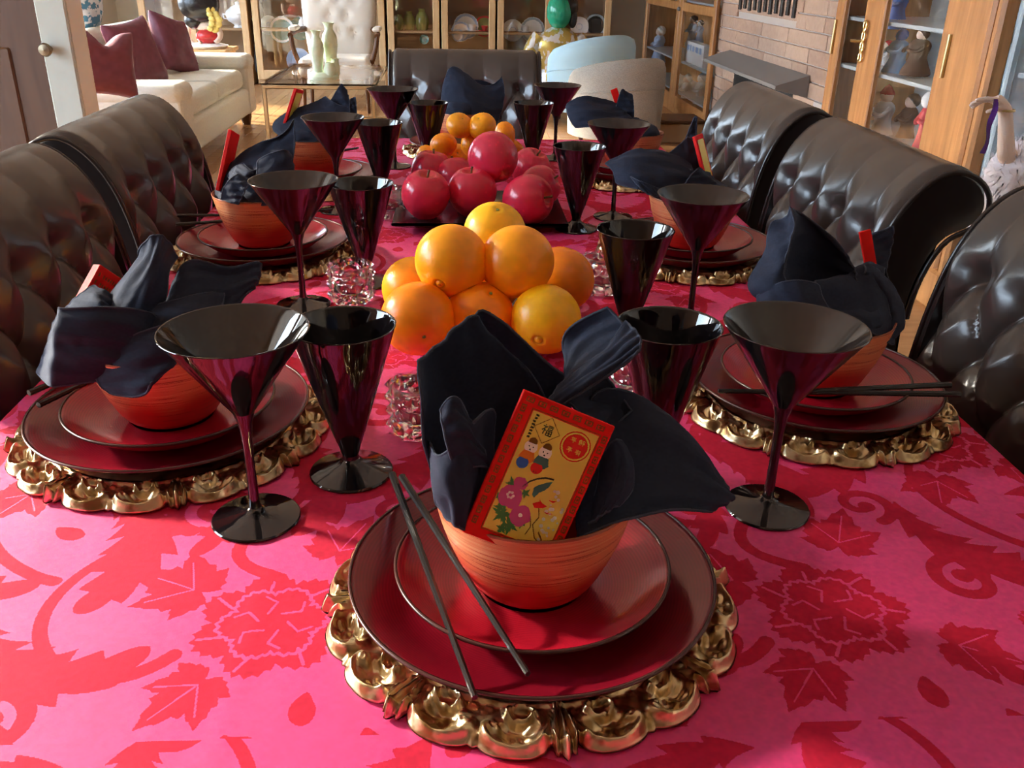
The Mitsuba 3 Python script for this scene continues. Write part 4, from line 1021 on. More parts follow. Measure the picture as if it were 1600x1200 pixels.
# ================================================================== PLACE SETTINGS
def charger_mesh():
    NM, per, nr = 8, 92, 38
    th = np.arange(NM * per) / (NM * per) * 2 * np.pi
    f = (np.arange(NM * per) / per) % 1.0
    def wrap(x): return (x + .5) % 1 - .5
    def arch(c, w): return np.clip(1 - (np.abs(wrap(f - c)) / w) ** 2.4, 0, 1) ** .5
    C1, C2, CL = .205, .625, .915
    Ro = .1485 + .0145 * np.maximum(arch(C1, .215), arch(C2, .215)) + .0165 * np.exp(-(wrap(f - CL) / .030) ** 2) + .011 * np.exp(-(wrap(f - CL - .05) / .018) ** 2) + .011 * np.exp(-(wrap(f - CL + .05) / .018) ** 2) + .006 * np.exp(-(wrap(f - .415) / .016) ** 2)
    r0 = .118
    v = np.linspace(0, 1, nr) ** .9
    R = r0 + (Ro - r0)[:, None] * v[None, :]
    Fg = np.tile(f[:, None], (1, nr)); arc = 2 * np.pi * .145 / NM
    H = .0075 + 0 * R
    for c, sg in ((C1, 1), (C2, -1)):
        X = wrap(Fg - c) * arc * sg; Y = R - .1452
        q_ = np.sqrt((X / .0235) ** 2 + (Y / .0170) ** 2); a_ = np.arctan2(Y / .0170, X / .0235)
        on = np.abs(X) < .0260
        H += np.where(on, .0062 * np.exp(-((q_ - .84) / .11) ** 2) * (.42 + .58 * np.sin(a_ + .25)), 0)
        H -= .0052 * np.exp(-(q_ / .58) ** 5)
        H += .0030 * np.cos(a_ * 3.5) ** 2 * np.exp(-((q_ - .50) / .16) ** 2)
        for (cx_, cy_, rr_, hh_) in ((.0135, .0005, .0050, .0085), (-.0150, -.0095, .0042, .0065), (.004, -.0125, .0034, .0050), (-.003, .003, .003, .0035)):
            dd = np.sqrt((X - cx_) ** 2 + (Y - cy_) ** 2); H += hh_ * np.exp(-(dd / rr_) ** 2) - hh_ * .55 * np.exp(-(dd / (rr_ * .36)) ** 2)
        q2 = np.sqrt(((X + .004) / .013) ** 2 + ((Y + .013) / .0075) ** 2); H += np.where(X < .010, .0060 * np.exp(-((q2 - .80) / .17) ** 2), 0)
    Lx = wrap(Fg - CL) * arc
    la = np.arctan2(Lx, R - .112); lw = np.exp(-(la / .34) ** 6)
    H += lw * (.0050 + .0036 * np.cos(la * 34)) * np.clip((R - .118) / .016, 0, 1)
    H += .0045 * np.exp(-((Lx / .0035) ** 2 + ((R - .1605) / .0040) ** 2))
    for sx in (-1, 1): H += .0045 * np.exp(-(((Lx - sx * .0115) / .0035) ** 2 + ((R - .153) / .0035) ** 2))
    H += .0040 * np.exp(-((R - .1228) / .0018) ** 2) + .0014 * (np.cos(Fg * 2 * np.pi * 9) > 0) * np.exp(-((R - .1275) / .0022) ** 2)
    rr = np.stack([R * np.cos(th)[:, None], R * np.sin(th)[:, None], R * 0], -1)
    H += .0013 * (meshkit.fbm(rr * 120, 2) - .5) * 2
    H = np.maximum(H, .0022) * np.clip(.16 + (1 - v[None, :]) / .16, 0, 1) ** .8
    H[:, 0] = .0095
    top = np.stack([rr[..., 0], rr[..., 1], H], -1)
    side = top[:, -1:, :] * [.985, .985, 0] + [0, 0, .0005]
    under = np.stack([np.cos(th) * r0, np.sin(th) * r0, 0 * th + .0005], -1)[:, None, :]
    rim = gridmesh(np.concatenate([under, top[:, :], side, under], 1), closed_u=True); rim.invert() if rim.volume < 0 else None
    disc = lathe([(0, 0.0006), (r0 + .001, .0006), (r0 + .001, .0085), (r0 - .006, .0085), (0, .0080)], 64)
    return rim, disc

_rim, _disc = charger_mesh()
CHR, CHD = P(_rim, 'gold', True), P(_disc, 'gold', 40)


def uvply(m, matname): return mikit.ply(m, matname, smooth=True, uv=np.asarray(m.vertices)[:, :2])
def plate_prof(R, z0, zr):
    return smoothprof([(0, z0 + .003), (R * .60, z0 + .003), (R * .72, z0 + .0055), (R * .86, zr - .010), (R - .0012, zr - .0004)], 40), smoothprof([(R - .0012, zr - .0024), (R * .86, zr - .0135), (R * .70, z0 + .0008), (R * .58, z0), (0, z0)], 24)

def plate_pair(R, z0, zr, matname):
    a, b = plate_prof(R, z0, zr)
    body = lathe(np.vstack([b[::-1], a[::-1]]), 96)
    t = lathe([(R - .0022, zr - .0030), (R - .0003, zr - .0024), (R + .0004, zr - .0008), (R - .0004, zr + .0004), (R - .0020, zr + .0001)], 96)
    t = lathe([(R - .0020, zr - .0028), (R, zr - .0022), (R + .0004, zr - .0008), (R - .0004, zr + .0006), (R - .0022, zr + .0002), (R - .0020, zr - .0028)], 96)
    return uvply(body, matname), P(t, 'plate_rim', True)

PLB, PLR = plate_pair(.142, .0098, .034, 'lacquer_plate')
PSB, PSR = plate_pair(.107, .0180, .041, 'lacquer_plate_small')
bp_out = smoothprof([(0, .0212), (.036, .0212), (.0425, .0245), (.057, .046), (.068, .074), (.0755, .103), (.077, .109)], 40)
bp_in = smoothprof([(.0752, .1092), (.073, .103), (.065, .074), (.053, .051), (.036, .034), (0, .031)], 30)
_b = lathe(np.vstack([bp_out, bp_in]), 96)
_a = np.arctan2(_b.vertices[:, 1], _b.vertices[:, 0]) / 6.2832 + .5
BOWL = mikit.ply(_b, 'lacquer_bowl', smooth=True, uv=np.stack([np.abs(_a - .5) * 2 * 1.0, _b.vertices[:, 2] - .035], 1))

# black glasses
MG = dict(foot=lathe([(0, 0), (.0385, 0), (.0395, .0012), (.0385, .0026), (.024, .0050), (.010, .0085), (.0055, .013), (0, .013)], 56),
          stem=lathe([(0, .012), (.0055, .012), (.0046, .02), (.0042, .05), (.0046, .082), (.0062, .098), (.0095, .109), (0, .112)], 28),
          bowl=lathe(np.vstack([[(0, .104), (.0088, .1075)], [(.0098 + (.0607 - .0098) * t, .1095 + (.1835 - .1095) * t) for t in np.linspace(0, 1, 14)], [(.0614, .1842), (.0610, .1848), (.0600, .1846)], [(.0586 + (.006 - .0586) * t, .1830 + (.112 - .1830) * t) for t in np.linspace(0, 1, 14)], [(0, .1105)]]), 72))
FG = dict(foot=lathe([(0, 0), (.040, 0), (.041, .0012), (.040, .003), (.026, .0072), (.013, .0125), (.0085, .017), (.008, .021), (0, .021)], 56),
          bowl=lathe(np.vstack([[(0, .020), (.0078, .020), (.0090, .024)], [(.0105 + (.0492 - .0105) * t ** .96, .030 + (.1560 - .030) * t) for t in np.linspace(0, 1, 16)], [(.0499, .1568), (.0495, .1574), (.0485, .1572)], [(.0472 + (.009 - .0472) * t, .1555 + (.034 - .1555) * t) for t in np.linspace(0, 1, 14)], [(0, .032)]]), 72))
MGP = {k: P(m, 'black_glass', 35) for k, m in MG.items()}
FGP = {k: P(m, 'black_glass', 35) for k, m in FG.items()}


def glass(kind, px, py, label):
    zr = TABLE + (.184 if kind == 'martini' else .157)
    c = onz(px, py, zr)
    k = thing('martini_glass' if kind == 'martini' else 'cone_glass', label, 'glass', 'black martini glasses' if kind == 'martini' else 'black stemless-looking cone glasses', at(c[0], c[1], TABLE))
    for n_, p_ in (MGP if kind == 'martini' else FGP).items(): put(n_, p_, k)
    return c

for px_, py_, lb in [(365, 515, 'large black martini glass at the front left, before the front left setting'), (458, 281, 'black martini glass before the middle left setting'), (520, 183, 'black martini glass before the far left setting'), (613, 139, 'black martini glass at the far end, left of the end chair'),
                     (1244, 509, 'large black martini glass at the front right, before the front right setting'), (1099, 304, 'black martini glass before the middle right setting'), (967, 193, 'black martini glass before the far right setting'), (871, 133, 'small-looking black martini glass at the far end, right of the end chair')]:
    glass('martini', px_, py_, lb)
for px_, py_, lb in [(534, 507, 'black cone glass just right of the front left martini glass'), (563, 286, 'black cone glass left of the apples, white window glint on its rim'), (592, 191, 'black cone glass left of the mandarins'), (668, 160, 'black cone glass at the far end, left of the far napkin'),
                     (1046, 507, 'black cone glass right behind the nearest napkin'), (993, 358, 'black cone glass right of the oranges with a bright window reflection'), (906, 228, 'black cone glass right of the apples'), (834, 160, 'black cone glass at the far end, right of the mandarins')]:
    glass('cone', px_, py_, lb)


# ---- napkins: folded cloth built from curved sheets
def sheet(rows, yc, n=34, wr=.0016, seed=0, th=.0013, plane='y'):
    c = np.array([[ony(p[0], p[1], yc + p[2]) for p in r_] for r_ in rows])
    a, b = c.shape[:2]
    u, v = np.linspace(0, 1, a), np.linspace(0, 1, b); uu = np.linspace(0, 1, n)
    g = np.stack([RectBivariateSpline(u, v, c[..., k], kx=min(3, a - 1), ky=min(3, b - 1))(uu, uu) for k in range(3)], -1)
    du = np.gradient(g, axis=0); dv = np.gradient(g, axis=1); nn = np.cross(du, dv); nn /= np.linalg.norm(nn, axis=2, keepdims=True) + 1e-12
    g = g + nn * (wr * 2 * (meshkit.fbm(g * 38 + seed, 2, seed) - .5))[..., None] + nn * (wr * .7 * (meshkit.fbm(g * 110 + seed, 2, seed + 5) - .5))[..., None]
    pu, pv = np.meshgrid(uu, uu, indexing='ij'); ph = RNG.rand() * 6.28
    g = g + nn * (.0016 * np.sin(pv * 13 + 3.5 * pu + ph) * np.sin(np.pi * pu) * (.4 + pu) + .0010 * np.sin(pv * 27 - 6 * pu + 2 * ph) * (.3 + .7 * pu))[..., None]
    m, ring = solid_sheet(g, th)
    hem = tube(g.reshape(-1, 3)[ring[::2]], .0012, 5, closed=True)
    return m, hem


def napkin(label, ctr, zr, sheets, core=(.066, .040), seed=0, wr=.0016):
    k = thing('napkin', label, 'napkin', 'dark blue cloth napkins standing in the bowls')
    ms, hs = [], []
    for i, r_ in enumerate(sheets):
        m, h = sheet(r_, ctr[1], seed=seed + i, wr=wr); ms.append(m); hs.append(h)
    co = sphere(1.0, (0, 0, 0), 4); v = co.vertices.copy(); v = v * [core[0], core[0], core[1]]
    v *= (1 + .35 * (meshkit.fbm(v * 32 + seed, 3, seed)[:, None] - .5))
    rr = np.hypot(v[:, 0], v[:, 1]); lim = np.where(v[:, 2] < 0, .062, .069); s_ = np.minimum(1, lim / np.maximum(rr, 1e-6)); v[:, 0] *= s_; v[:, 1] *= s_
    co.vertices = v + [ctr[0], ctr[1] + (.016 if core[0] < .06 else 0), zr]
    put('folded_cloth', P(cat(co, *ms), 'navy_cotton', True), k)
    put('hem', P(cat(*hs), 'navy_hem_lit', True), k)


# ---- red envelopes
def envelope(label, o, es, et, w, L, th=.003, body='envelope_red', gold=True):
    """o: top left corner of the printed face; es, et: unit vectors to the right and down; the face looks along es x et reversed towards the diner"""
    es = es / np.linalg.norm(es); et = et - es * (et @ es); et /= np.linalg.norm(et); en = -np.cross(es, et) * -1
    en = np.cross(et, es)
    k = thing('red_envelope', label, 'envelope', 'red envelopes tucked into the napkins')
    def loc(m): return frame_mesh(m, o, es, et, np.cross(es, et))   # local x right, y down, z into the packet
    put('packet', P(loc(cbox(0, w, 0, L, 0, th, .0006)), body), k)
    if gold: put('gold_panel', P(loc(bx(w * .17, w * .885, L * .08, L * .92, -.0002, .0001)), 'print_gold'), k)
    return k, loc

ZR = TABLE + .107
def ctr_from(pc, plate_right=None, charger_bottom=None):
    y = onz(*charger_bottom, TABLE + .012)[1] + .164 if charger_bottom else pc[1]
    x = onz(*plate_right, TABLE + .034)[0] - .142 if plate_right else pc[0]
    return np.array([x, y])
SET = {'near': np.array([.055, .574]), 'L1': np.array([-.305, .867]), 'R1': np.array([.4115, .930]), 'L2': np.array([-.332, 1.507])}
SET['R2'] = ctr_from(None, (1203, 372), (1105, 437))
SET['R3'] = np.array([.405, onz(965, 294, TABLE + .012)[1] + .164])
c = onz(487, 214, ZR); SET['L3'] = np.array([c[0], c[1]])
SET['far'] = np.array([.012, 2.44])
print({k: v.round(3).tolist() for k, v in SET.items()})
NAME = {'near': 'the nearest setting at the bottom centre', 'L1': 'the front left setting', 'L2': 'the middle left setting', 'L3': 'the far left setting', 'R1': 'the front right setting', 'R2': 'the middle right setting', 'R3': 'the far right setting', 'far': 'the setting before the end chair'}
ROT = {'near': 8, 'L1': 20, 'L2': 3, 'L3': 11, 'R1': 14, 'R2': 25, 'R3': 5, 'far': 0}
for k_, c in SET.items():
    lb = NAME[k_]; m_ = at(c[0], c[1], TABLE, ROT[k_])
    k = thing('charger_plate', f'gilded charger with carved rim at {lb}', 'charger', 'gilded charger plates', m_)
    put('carved_rim', CHR, k); put('disc', CHD, k)
    k = thing('dinner_plate', f'large dark red plate on the charger at {lb}', 'plate', 'large red plates', m_)
    put('dish', PLB, k); put('rim_edge', PLR, k, 'thin dark rim edge')
    k = thing('salad_plate', f'smaller red plate under the bowl at {lb}', 'plate', 'small red plates', m_)
    put('dish', PSB, k); put('rim_edge', PSR, k, 'thin dark rim edge')
    single('rice_bowl', f'orange-red lacquer bowl with napkin at {lb}', 'bowl', BOWL, 'lacquer bowls', at(c[0], c[1], TABLE, {'near': 150, 'L1': 150, 'L2': 140, 'L3': 200, 'R1': 100, 'R2': 190, 'R3': 60, 'far': 90}[k_]))

N = {}
N['near'] = [
    [[(700, 810, -.02), (740, 810, 0), (790, 810, .01), (850, 800, .02)], [(668, 700, -.035), (715, 690, .01), (780, 690, .03), (850, 690, .035)], [(655, 610, -.035), (690, 595, .015), (760, 590, .035), (850, 620, .042)], [(655, 562, -.030), (694, 530, .01), (733, 496, .035), (752, 520, .045)]],
    [[(720, 800, .02), (780, 800, .02), (840, 800, .025), (885, 800, .03)], [(700, 700, .04), (770, 690, .045), (840, 690, .05), (900, 700, .045)], [(715, 600, .05), (770, 580, .058), (835, 600, .06), (890, 640, .055)], [(738, 522, .05), (763, 489, .055), (822, 537, .062), (884, 588, .058)]],
    [[(688, 640, -.05), (698, 690, -.058), (715, 745, -.055)], [(711, 622, -.048), (725, 668, -.056), (748, 725, -.05)], [(731, 648, -.042), (748, 690, -.045), (775, 750, -.04)]],
    [[(672, 690, -.03), (700, 705, -.055), (745, 655, -.045), (775, 650, -.01)], [(676, 745, -.04), (705, 765, -.066), (738, 750, -.055), (765, 745, -.03)], [(682, 790, -.045), (708, 818, -.068), (728, 828, -.064), (755, 840, -.045)]],
    [[(850, 700, 0), (865, 690, .03), (888, 680, .05)], [(862, 622, .0), (882, 600, .04), (884, 578, .062)], [(925, 590, .0), (920, 550, .05), (882, 524, .072)], [(986, 556, .005), (988, 527, .04), (950, 481, .066)]],
    [[(845, 650, -.012), (860, 622, -.004), (872, 603, .016)], [(915, 610, -.014), (928, 575, -.004), (935, 550, .02)], [(994, 555, -.005), (1000, 530, .01), (978, 503, .036)]],
    [[(925, 660, .03), (920, 710, .0), (905, 780, -.025), (905, 838, -.045)], [(950, 608, .045), (975, 690, .012), (960, 765, -.028), (928, 829, -.06)], [(1035, 637, .045), (1055, 700, .008), (1045, 765, -.02), (1008, 800, -.045)], [(1098, 705, .025), (1120, 745, .002), (1125, 775, -.014), (1085, 797, -.03)], [(1124, 742, .012), (1137, 766, .0), (1135, 782, -.010), (1122, 792, -.014)]],
    [[(940, 715, -.02), (962, 687, -.028), (976, 700, -.02)], [(930, 765, -.03), (968, 735, -.046), (992, 752, -.032)], [(908, 830, -.045), (935, 808, -.060), (965, 788, -.052)]],
    [[(870, 620, .03), (900, 640, .02), (930, 690, .0)], [(900, 590, .045), (930, 620, .04), (955, 670, .02)], [(935, 575, .05), (960, 605, .05), (985, 640, .03)]],
]
N['L1'] = [
    [[(84, 505, .02), (70, 545, .015), (57, 583, .01)], [(93, 482, -.045), (82, 535, -.060), (74, 600, -.060)], [(100, 482, -.060), (97, 540, -.070), (92, 605, -.068)], [(170, 480, -.055), (160, 540, -.070), (150, 598, -.066)], [(245, 495, -.03), (240, 560, -.055), (235, 595, -.06)]],
    [[(97, 486, .0), (118, 466, .0), (147, 445, .01)], [(128, 505, -.03), (150, 474, -.025), (162, 455, .0)], [(158, 515, -.035), (173, 490, -.025), (176, 470, 0)]],
    [[(165, 510, -.02), (205, 510, -.035), (245, 510, -.02)], [(170, 462, .0), (215, 460, -.025), (262, 450, .0)], [(203, 422, .02), (236, 412, -.005), (263, 422, .02)], [(214, 396, .025), (247, 368, .02), (278, 402, .04)]],
    [[(235, 510, -.03), (258, 475, .0), (272, 440, .02)], [(290, 510, -.035), (300, 445, .005), (306, 406, .03)], [(340, 505, -.02), (350, 452, .02), (352, 418, .04)], [(372, 475, .01), (388, 442, .03), (396, 412, .05)], [(385, 460, .02), (400, 445, .035), (404, 428, .05)]],
    [[(145, 560, -.055), (152, 594, -.066), (178, 615, -.072)], [(215, 520, -.06), (225, 575, -.080), (216, 619, -.088)], [(300, 500, -.04), (285, 555, -.066), (236, 598, -.088)]],
    [[(230, 480, -.02), (240, 530, -.05), (250, 575, -.06)], [(290, 465, -.01), (300, 520, -.05), (290, 566, -.062)], [(350, 455, .02), (345, 500, -.02), (325, 560, -.04)]],
]
N['R1'] = [
    [[(1187, 468, -.03), (1172, 436, -.02), (1193, 400, .0), (1200, 365, .01), (1214, 345, .02)], [(1218, 470, -.055), (1205, 440, -.05), (1208, 405, -.03), (1220, 372, -.01), (1230, 338, .01)], [(1240, 470, -.055), (1227, 438, -.05), (1227, 403, -.04), (1240, 362, -.02), (1233, 324, .0)]],
    [[(1228, 455, -.045), (1228, 403, -.035), (1240, 362, -.015), (1234, 325, .003)], [(1262, 455, .01), (1264, 400, .03), (1266, 360, .03), (1262, 340, .025)], [(1306, 460, .01), (1310, 425, .02), (1308, 395, .02), (1298, 368, .02)], [(1338, 455, -.01), (1338, 430, -.01), (1334, 418, .0), (1322, 398, .01)]],
    [[(1268, 470, -.05), (1320, 500, -.05), (1360, 520, -.055), (1395, 540, -.045)], [(1272, 446, -.042), (1322, 442, -.02), (1362, 448, -.012), (1392, 490, -.02)], [(1275, 440, -.032), (1320, 428, .0), (1352, 412, .01), (1380, 428, .012), ], [(1285, 445, -.01), (1330, 440, .03), (1360, 425, .04), (1392, 445, .03)]],
    [[(1350, 414, .01), (1378, 428, .01), (1402, 460, .005), (1413, 495, -.01), (1405, 522, -.03)], [(1352, 425, -.005), (1375, 440, -.005), (1393, 470, -.012), (1402, 500, -.025), (1385, 533, -.045)], [(1345, 440, .0), (1368, 455, .0), (1385, 480, -.01), (1388, 505, -.02), (1352, 530, -.055)]],
    [[(1356, 440, .03), (1356, 392, .042), (1362, 367, .055)], [(1378, 440, .03), (1391, 392, .052), (1396, 354, .06)]],
    [[(1184, 462, -.04), (1230, 440, -.058), (1278, 445, -.05)], [(1195, 492, -.052), (1240, 482, -.075), (1292, 480, -.068)], [(1238, 516, -.062), (1270, 514, -.078), (1312, 512, -.072)]],
]
N['L2'] = [
    [[(343, 325, -.03), (336, 298, -.01), (349, 270, .0), (365, 252, .01)], [(390, 325, -.065), (384, 292, -.055), (385, 260, -.02), (400, 226, .01)], [(430, 320, -.06), (426, 282, -.055), (426, 240, -.01), (433, 213, .01)], [(455, 310, -.03), (456, 270, -.02), (460, 228, .0), (459, 186, .02)]],
    [[(345, 312, -.06), (353, 288, -.072), (372, 272, -.066)], [(372, 320, -.078), (382, 300, -.085), (393, 282, -.07)]],
    [[(355, 275, -.02), (365, 262, -.03), (380, 254, -.02)], [(362, 284, -.055), (378, 275, -.06), (394, 266, -.05)], [(372, 285, -.05), (388, 280, -.055), (404, 262, -.04)]],
    [[(395, 320, -.068), (400, 285, -.066), (402, 250, -.045)], [(430, 318, -.072), (440, 280, -.066), (440, 235, -.04)], [(470, 305, -.05), (462, 270, -.04), (452, 240, -.02)]],
]
N['L3'] = [
    [[(428, 203, .0), (438, 182, .01), (475, 166, .02), (508, 150, .02)], [(450, 218, -.055), (470, 203, -.045), (500, 190, -.03), (525, 162, .0)], [(495, 222, -.06), (518, 216, -.05), (540, 200, -.03), (546, 166, .0)]],
    [[(505, 185, .0), (520, 152, .01), (534, 131, .02)], [(545, 190, .0), (546, 162, .0), (543, 147, .02)]],
    [[(540, 190, 0), (545, 168, .0), (548, 155, .01)], [(556, 195, 0), (557, 175, .0), (555, 152, .01)]],
]
N['R2'] = [
    [[(946, 256, .0), (958, 268, -.02), (962, 286, -.03)], [(975, 239, .0), (985, 262, -.045), (990, 294, -.066)], [(1012, 232, .0), (1016, 262, -.045), (1015, 300, -.080)], [(1045, 238, .01), (1046, 266, -.04), (1036, 312, -.074)], [(1078, 250, .02), (1084, 272, -.02), (1085, 302, -.045)]],
    [[(1038, 245, .0), (1060, 228, .02), (1074, 214, .03)], [(1070, 292, -.03), (1078, 262, .0), (1080, 216, .03)], [(1112, 292, .0), (1106, 266, .02), (1094, 228, .03)]],
    [[(1060, 300, -.06), (1075, 280, -.06), (1090, 262, -.04)], [(1120, 315, -.05), (1118, 290, -.03), (1110, 270, .0)]],
    [[(1066, 240, .04), (1074, 212, .05), (1086, 182, .055)], [(1086, 245, .04), (1088, 218, .05), (1089, 184, .055)]],
    [[(985, 275, -.055), (1005, 285, -.075), (1030, 292, -.07)], [(1000, 296, -.082), (1022, 306, -.088), (1048, 306, -.078)]],
]
N['R3'] = [
    [[(884, 166, .0), (890, 186, -.03), (900, 200, -.055)], [(908, 152, .0), (920, 176, -.045), (938, 198, -.07)], [(940, 155, .01), (950, 176, -.03), (970, 198, -.06)], [(966, 160, .02), (976, 172, .0), (990, 188, -.02)]],
    [[(962, 175, .0), (966, 155, .0), (972, 139, .01)], [(990, 185, .0), (990, 165, .0), (988, 148, .01)]],
    [[(886, 162, .03), (905, 156, .04), (930, 158, .04)], [(890, 185, .02), (912, 185, .02), (940, 185, .02)]],
]
N['far'] = [
    [[(690, 150, .0), (695, 176, -.03), (708, 204, -.05)], [(712, 104, .03), (722, 150, -.03), (735, 204, -.074)], [(745, 128, .02), (752, 160, -.03), (757, 204, -.074)], [(784, 119, .03), (787, 160, .0), (772, 200, -.05)]],
    [[(700, 145, .05), (735, 125, .06), (775, 135, .06)], [(700, 190, .04), (735, 185, .05), (775, 190, .05)]],
]
NL = {'near': 'large dark napkin with two peaks and drooping right wing behind the gold-pictured packet', 'L1': 'dark napkin with a rolled fold and curled tip in the front left bowl', 'R1': 'dark napkin opened like a flower with a wavy hem, in the front right bowl', 'L2': 'dark napkin rising to one sharp point in the middle left bowl',
      'L3': 'dark napkin with a small triangular peak in the far left bowl', 'R2': 'navy napkin spread low with a spike behind, in the middle right bowl', 'R3': 'dark blue napkin with a wide left flap in the far right bowl', 'far': 'black-looking napkin in front of the end chair'}
for i, (k_, sh) in enumerate(N.items()):
    napkin(NL[k_], SET[k_], ZR - .004, sh, seed=10 * i, core=(.050, .026) if k_ == 'near' else (.068, .036), wr=.0020 if k_ in ('near', 'L1', 'R1') else .0034)

# ---- envelopes
yc = SET['near'][1]
o_ = ony(818.6, 608.7, yc - .040); tr = ony(961.6, 667, yc - .044); bl = ony(731, 825, yc - .066)
W_ = np.linalg.norm(tr - o_); es = (tr - o_) / W_; et = bl - o_; et = et - es * (et @ es); VIS = np.linalg.norm(et); et /= VIS
LE = VIS + .004
k, loc = envelope('red packet with gold picture of peonies and two children in the nearest napkin', o_, es, et, W_, LE, .0034, gold=False)


def pr(name, poly, z, m, label=None, par=None):
    """flat print: polygon in (s of width, t of the visible height)"""
    g = affinity.scale(poly, W_, VIS, origin=(0, 0))
    ms = extrude(g, .00012); ms.apply_translation((0, 0, -.0001 - z * .00012))
    return put(name, P(loc(ms), m), par or k, label)
A_ = W_ / VIS
def circ(s, t, r, n=24): return affinity.scale(Point(s, t).buffer(r, quad_segs=n // 4), 1, A_, origin=(s, t))
def stroke(pts, w): 
    g = LineString([(a, b / A_) for a, b in pts]).buffer(w, cap_style='square', join_style='mitre'); return affinity.scale(g, 1, A_, origin=(0, 0))
TB = LE / VIS
pr('gold_panel', sbox(.172, .10, .885, .955), 0, 'print_gold', 'gold picture panel')
pr('frame_line', sbox(.155, .088, .90, .967).difference(sbox(.162, .093, .893, .962)), 0, 'print_darkgold')
marks = []
for i in range(7):
    s0 = .06 + .127 * i
    g = sbox(s0, .026, s0 + .085, .062); marks.append(g.difference(sbox(s0 + .012, .034, s0 + .073, .054)).union(sbox(s0 + .028, .038, s0 + .057, .050)))
for i in range(12):
    t0 = .085 + .074 * i
    for s0 in (.042, .925):
        g = sbox(s0, t0, s0 + .05, t0 + .052); marks.append(g.difference(sbox(s0 + .009, t0 + .009, s0 + .041, t0 + .043)).union(sbox(s0 + .017, t0 + .017, s0 + .033, t0 + .035)))
pr('border_pattern', unary_union(marks), 0, 'print_darkgold', 'row of dull gold square fret marks')
sl = pr('seal', circ(.706, .224, .128), 1, 'print_seal', 'round red seal with four gold characters')
pr('seal_ring', circ(.706, .224, .158).difference(circ(.706, .224, .146)), 1, 'print_seal')
def glyph(strokes, s, t, h, w=.10):
    """strokes in a unit square, y down"""
    return unary_union([affinity.translate(affinity.scale(LineString(p).buffer(w / 2, cap_style='flat', join_style='mitre'), h, h * A_, origin=(0, 0)), s, t) for p in strokes])
NIAN = [[(.3, 0), (.1, .3)], [(.25, .15), (.9, .15)], [(.3, .38), (.85, .38)], [(.3, .38), (.3, .62)], [(0, .62), (1, .62)], [(.58, .15), (.58, 1)]]
YOU = [[(0, .2), (1, .2)], [(.45, 0), (.3, .4), (0, .65)], [(.35, .4), (.35, 1)], [(.35, .42), (.85, .42), (.85, 1), (.72, .95)], [(.35, .6), (.85, .6)], [(.35, .78), (.85, .78)]]
YU = [[(.1, .0), (.0, .35)], [(.1, .1), (.35, .1), (.25, .28)], [(.05, .3), (.45, .3), (.45, .7), (.05, .7), (.05, .3)], [(.05, .5), (.45, .5)], [(.25, .3), (.25, .7)], [(.0, .92), (.06, .82)], [(.2, .92), (.2, .82)], [(.4, .92), (.36, .82)], [(.6, .35), (1, .35)], [(.55, .6), (1.05, .6)], [(.8, .35), (.8, 1)], [(.78, .05), (.62, .25)], [(.8, .05), (1, .25)]]
FU = [[(.18, .0), (.26, .1)], [(.0, .2), (.36, .2), (.0, .62)], [(.22, .42), (.22, 1.)], [(.26, .5), (.38, .6)], [(.48, .06), (1, .06)], [(.56, .2), (.94, .2), (.94, .4), (.56, .4), (.56, .2)], [(.5, .55), (1, .55), (1, 1), (.5, 1), (.5, .55)], [(.5, .77), (1, .77)], [(.75, .55), (.75, 1)]]
pr('seal_characters', unary_union([glyph(NIAN, .632, .165, .058, .13), glyph(YU, .725, .165, .058, .12), glyph(NIAN, .632, .235, .058, .13), glyph(YOU, .725, .235, .058, .12)]), 2, 'print_gold', par=sl)
pr('fortune_character', glyph(FU, .325, .155, .105, .10), 1, 'print_black', 'black fortune character')
pr('diamond_line', affinity.scale(affinity.rotate(sbox(-.1, -.1, .1, .1).difference(sbox(-.094, -.094, .094, .094)), 45, origin=(0, 0)), 1, A_, origin=(0, 0)).__class__(affinity.translate(affinity.scale(affinity.rotate(sbox(-.1, -.1, .1, .1).difference(sbox(-.094, -.094, .094, .094)), 45, origin=(0, 0)), 1, A_, origin=(0, 0)), .378, .195)), 1, 'print_darkgold')
q = np.random.RandomState(8)
pr('side_lettering', unary_union([sbox(.205 + .01 * q.rand(), .115 + .022 * i, .235 + .012 * q.rand(), .128 + .022 * i) for i in range(8)]), 1, 'print_black', 'tiny column of dark lettering')
for (s, t, top_, bot_) in ((.295, .315, 'print_orange', 'print_blue'), (.452, .318, 'print_teal', 'print_seal')):
    cf = pr('child_figure', circ(s, t + .018, .068), 1, 'print_white', 'small printed child')
    pr('child_cap', circ(s, t - .018, .045).intersection(sbox(0, 0, 1, t - .008)).union(circ(s, t - .04, .014)), 2, 'print_darkgold', par=cf)
    pr('child_coat', affinity.scale(Polygon([(s - .055, t + .05), (s + .055, t + .05), (s + .085, t + .10), (s + .05, t + .125), (s - .05, t + .125), (s - .085, t + .10)]), 1, 1), 2, top_, par=cf)
    pr('child_trousers', circ(s - .02, t + .135, .062).intersection(sbox(0, t + .105, 1, 1)), 3, bot_, par=cf)
    pr('child_face', unary_union([circ(s - .022, t + .016, .007), circ(s + .022, t + .016, .007), circ(s, t + .036, .008), sbox(s - .04, t + .158, s + .0, t + .166)]), 3, 'print_black', par=cf)
def blob(s, t, r, seed, n=9, j=.35):
    q = np.random.RandomState(seed); g = unary_union([circ(s + r * .55 * math.cos(a), t + r * .55 * A_ * math.sin(a), r * (.42 + j * q.rand())) for a in np.arange(n) * 6.283 / n]); return g
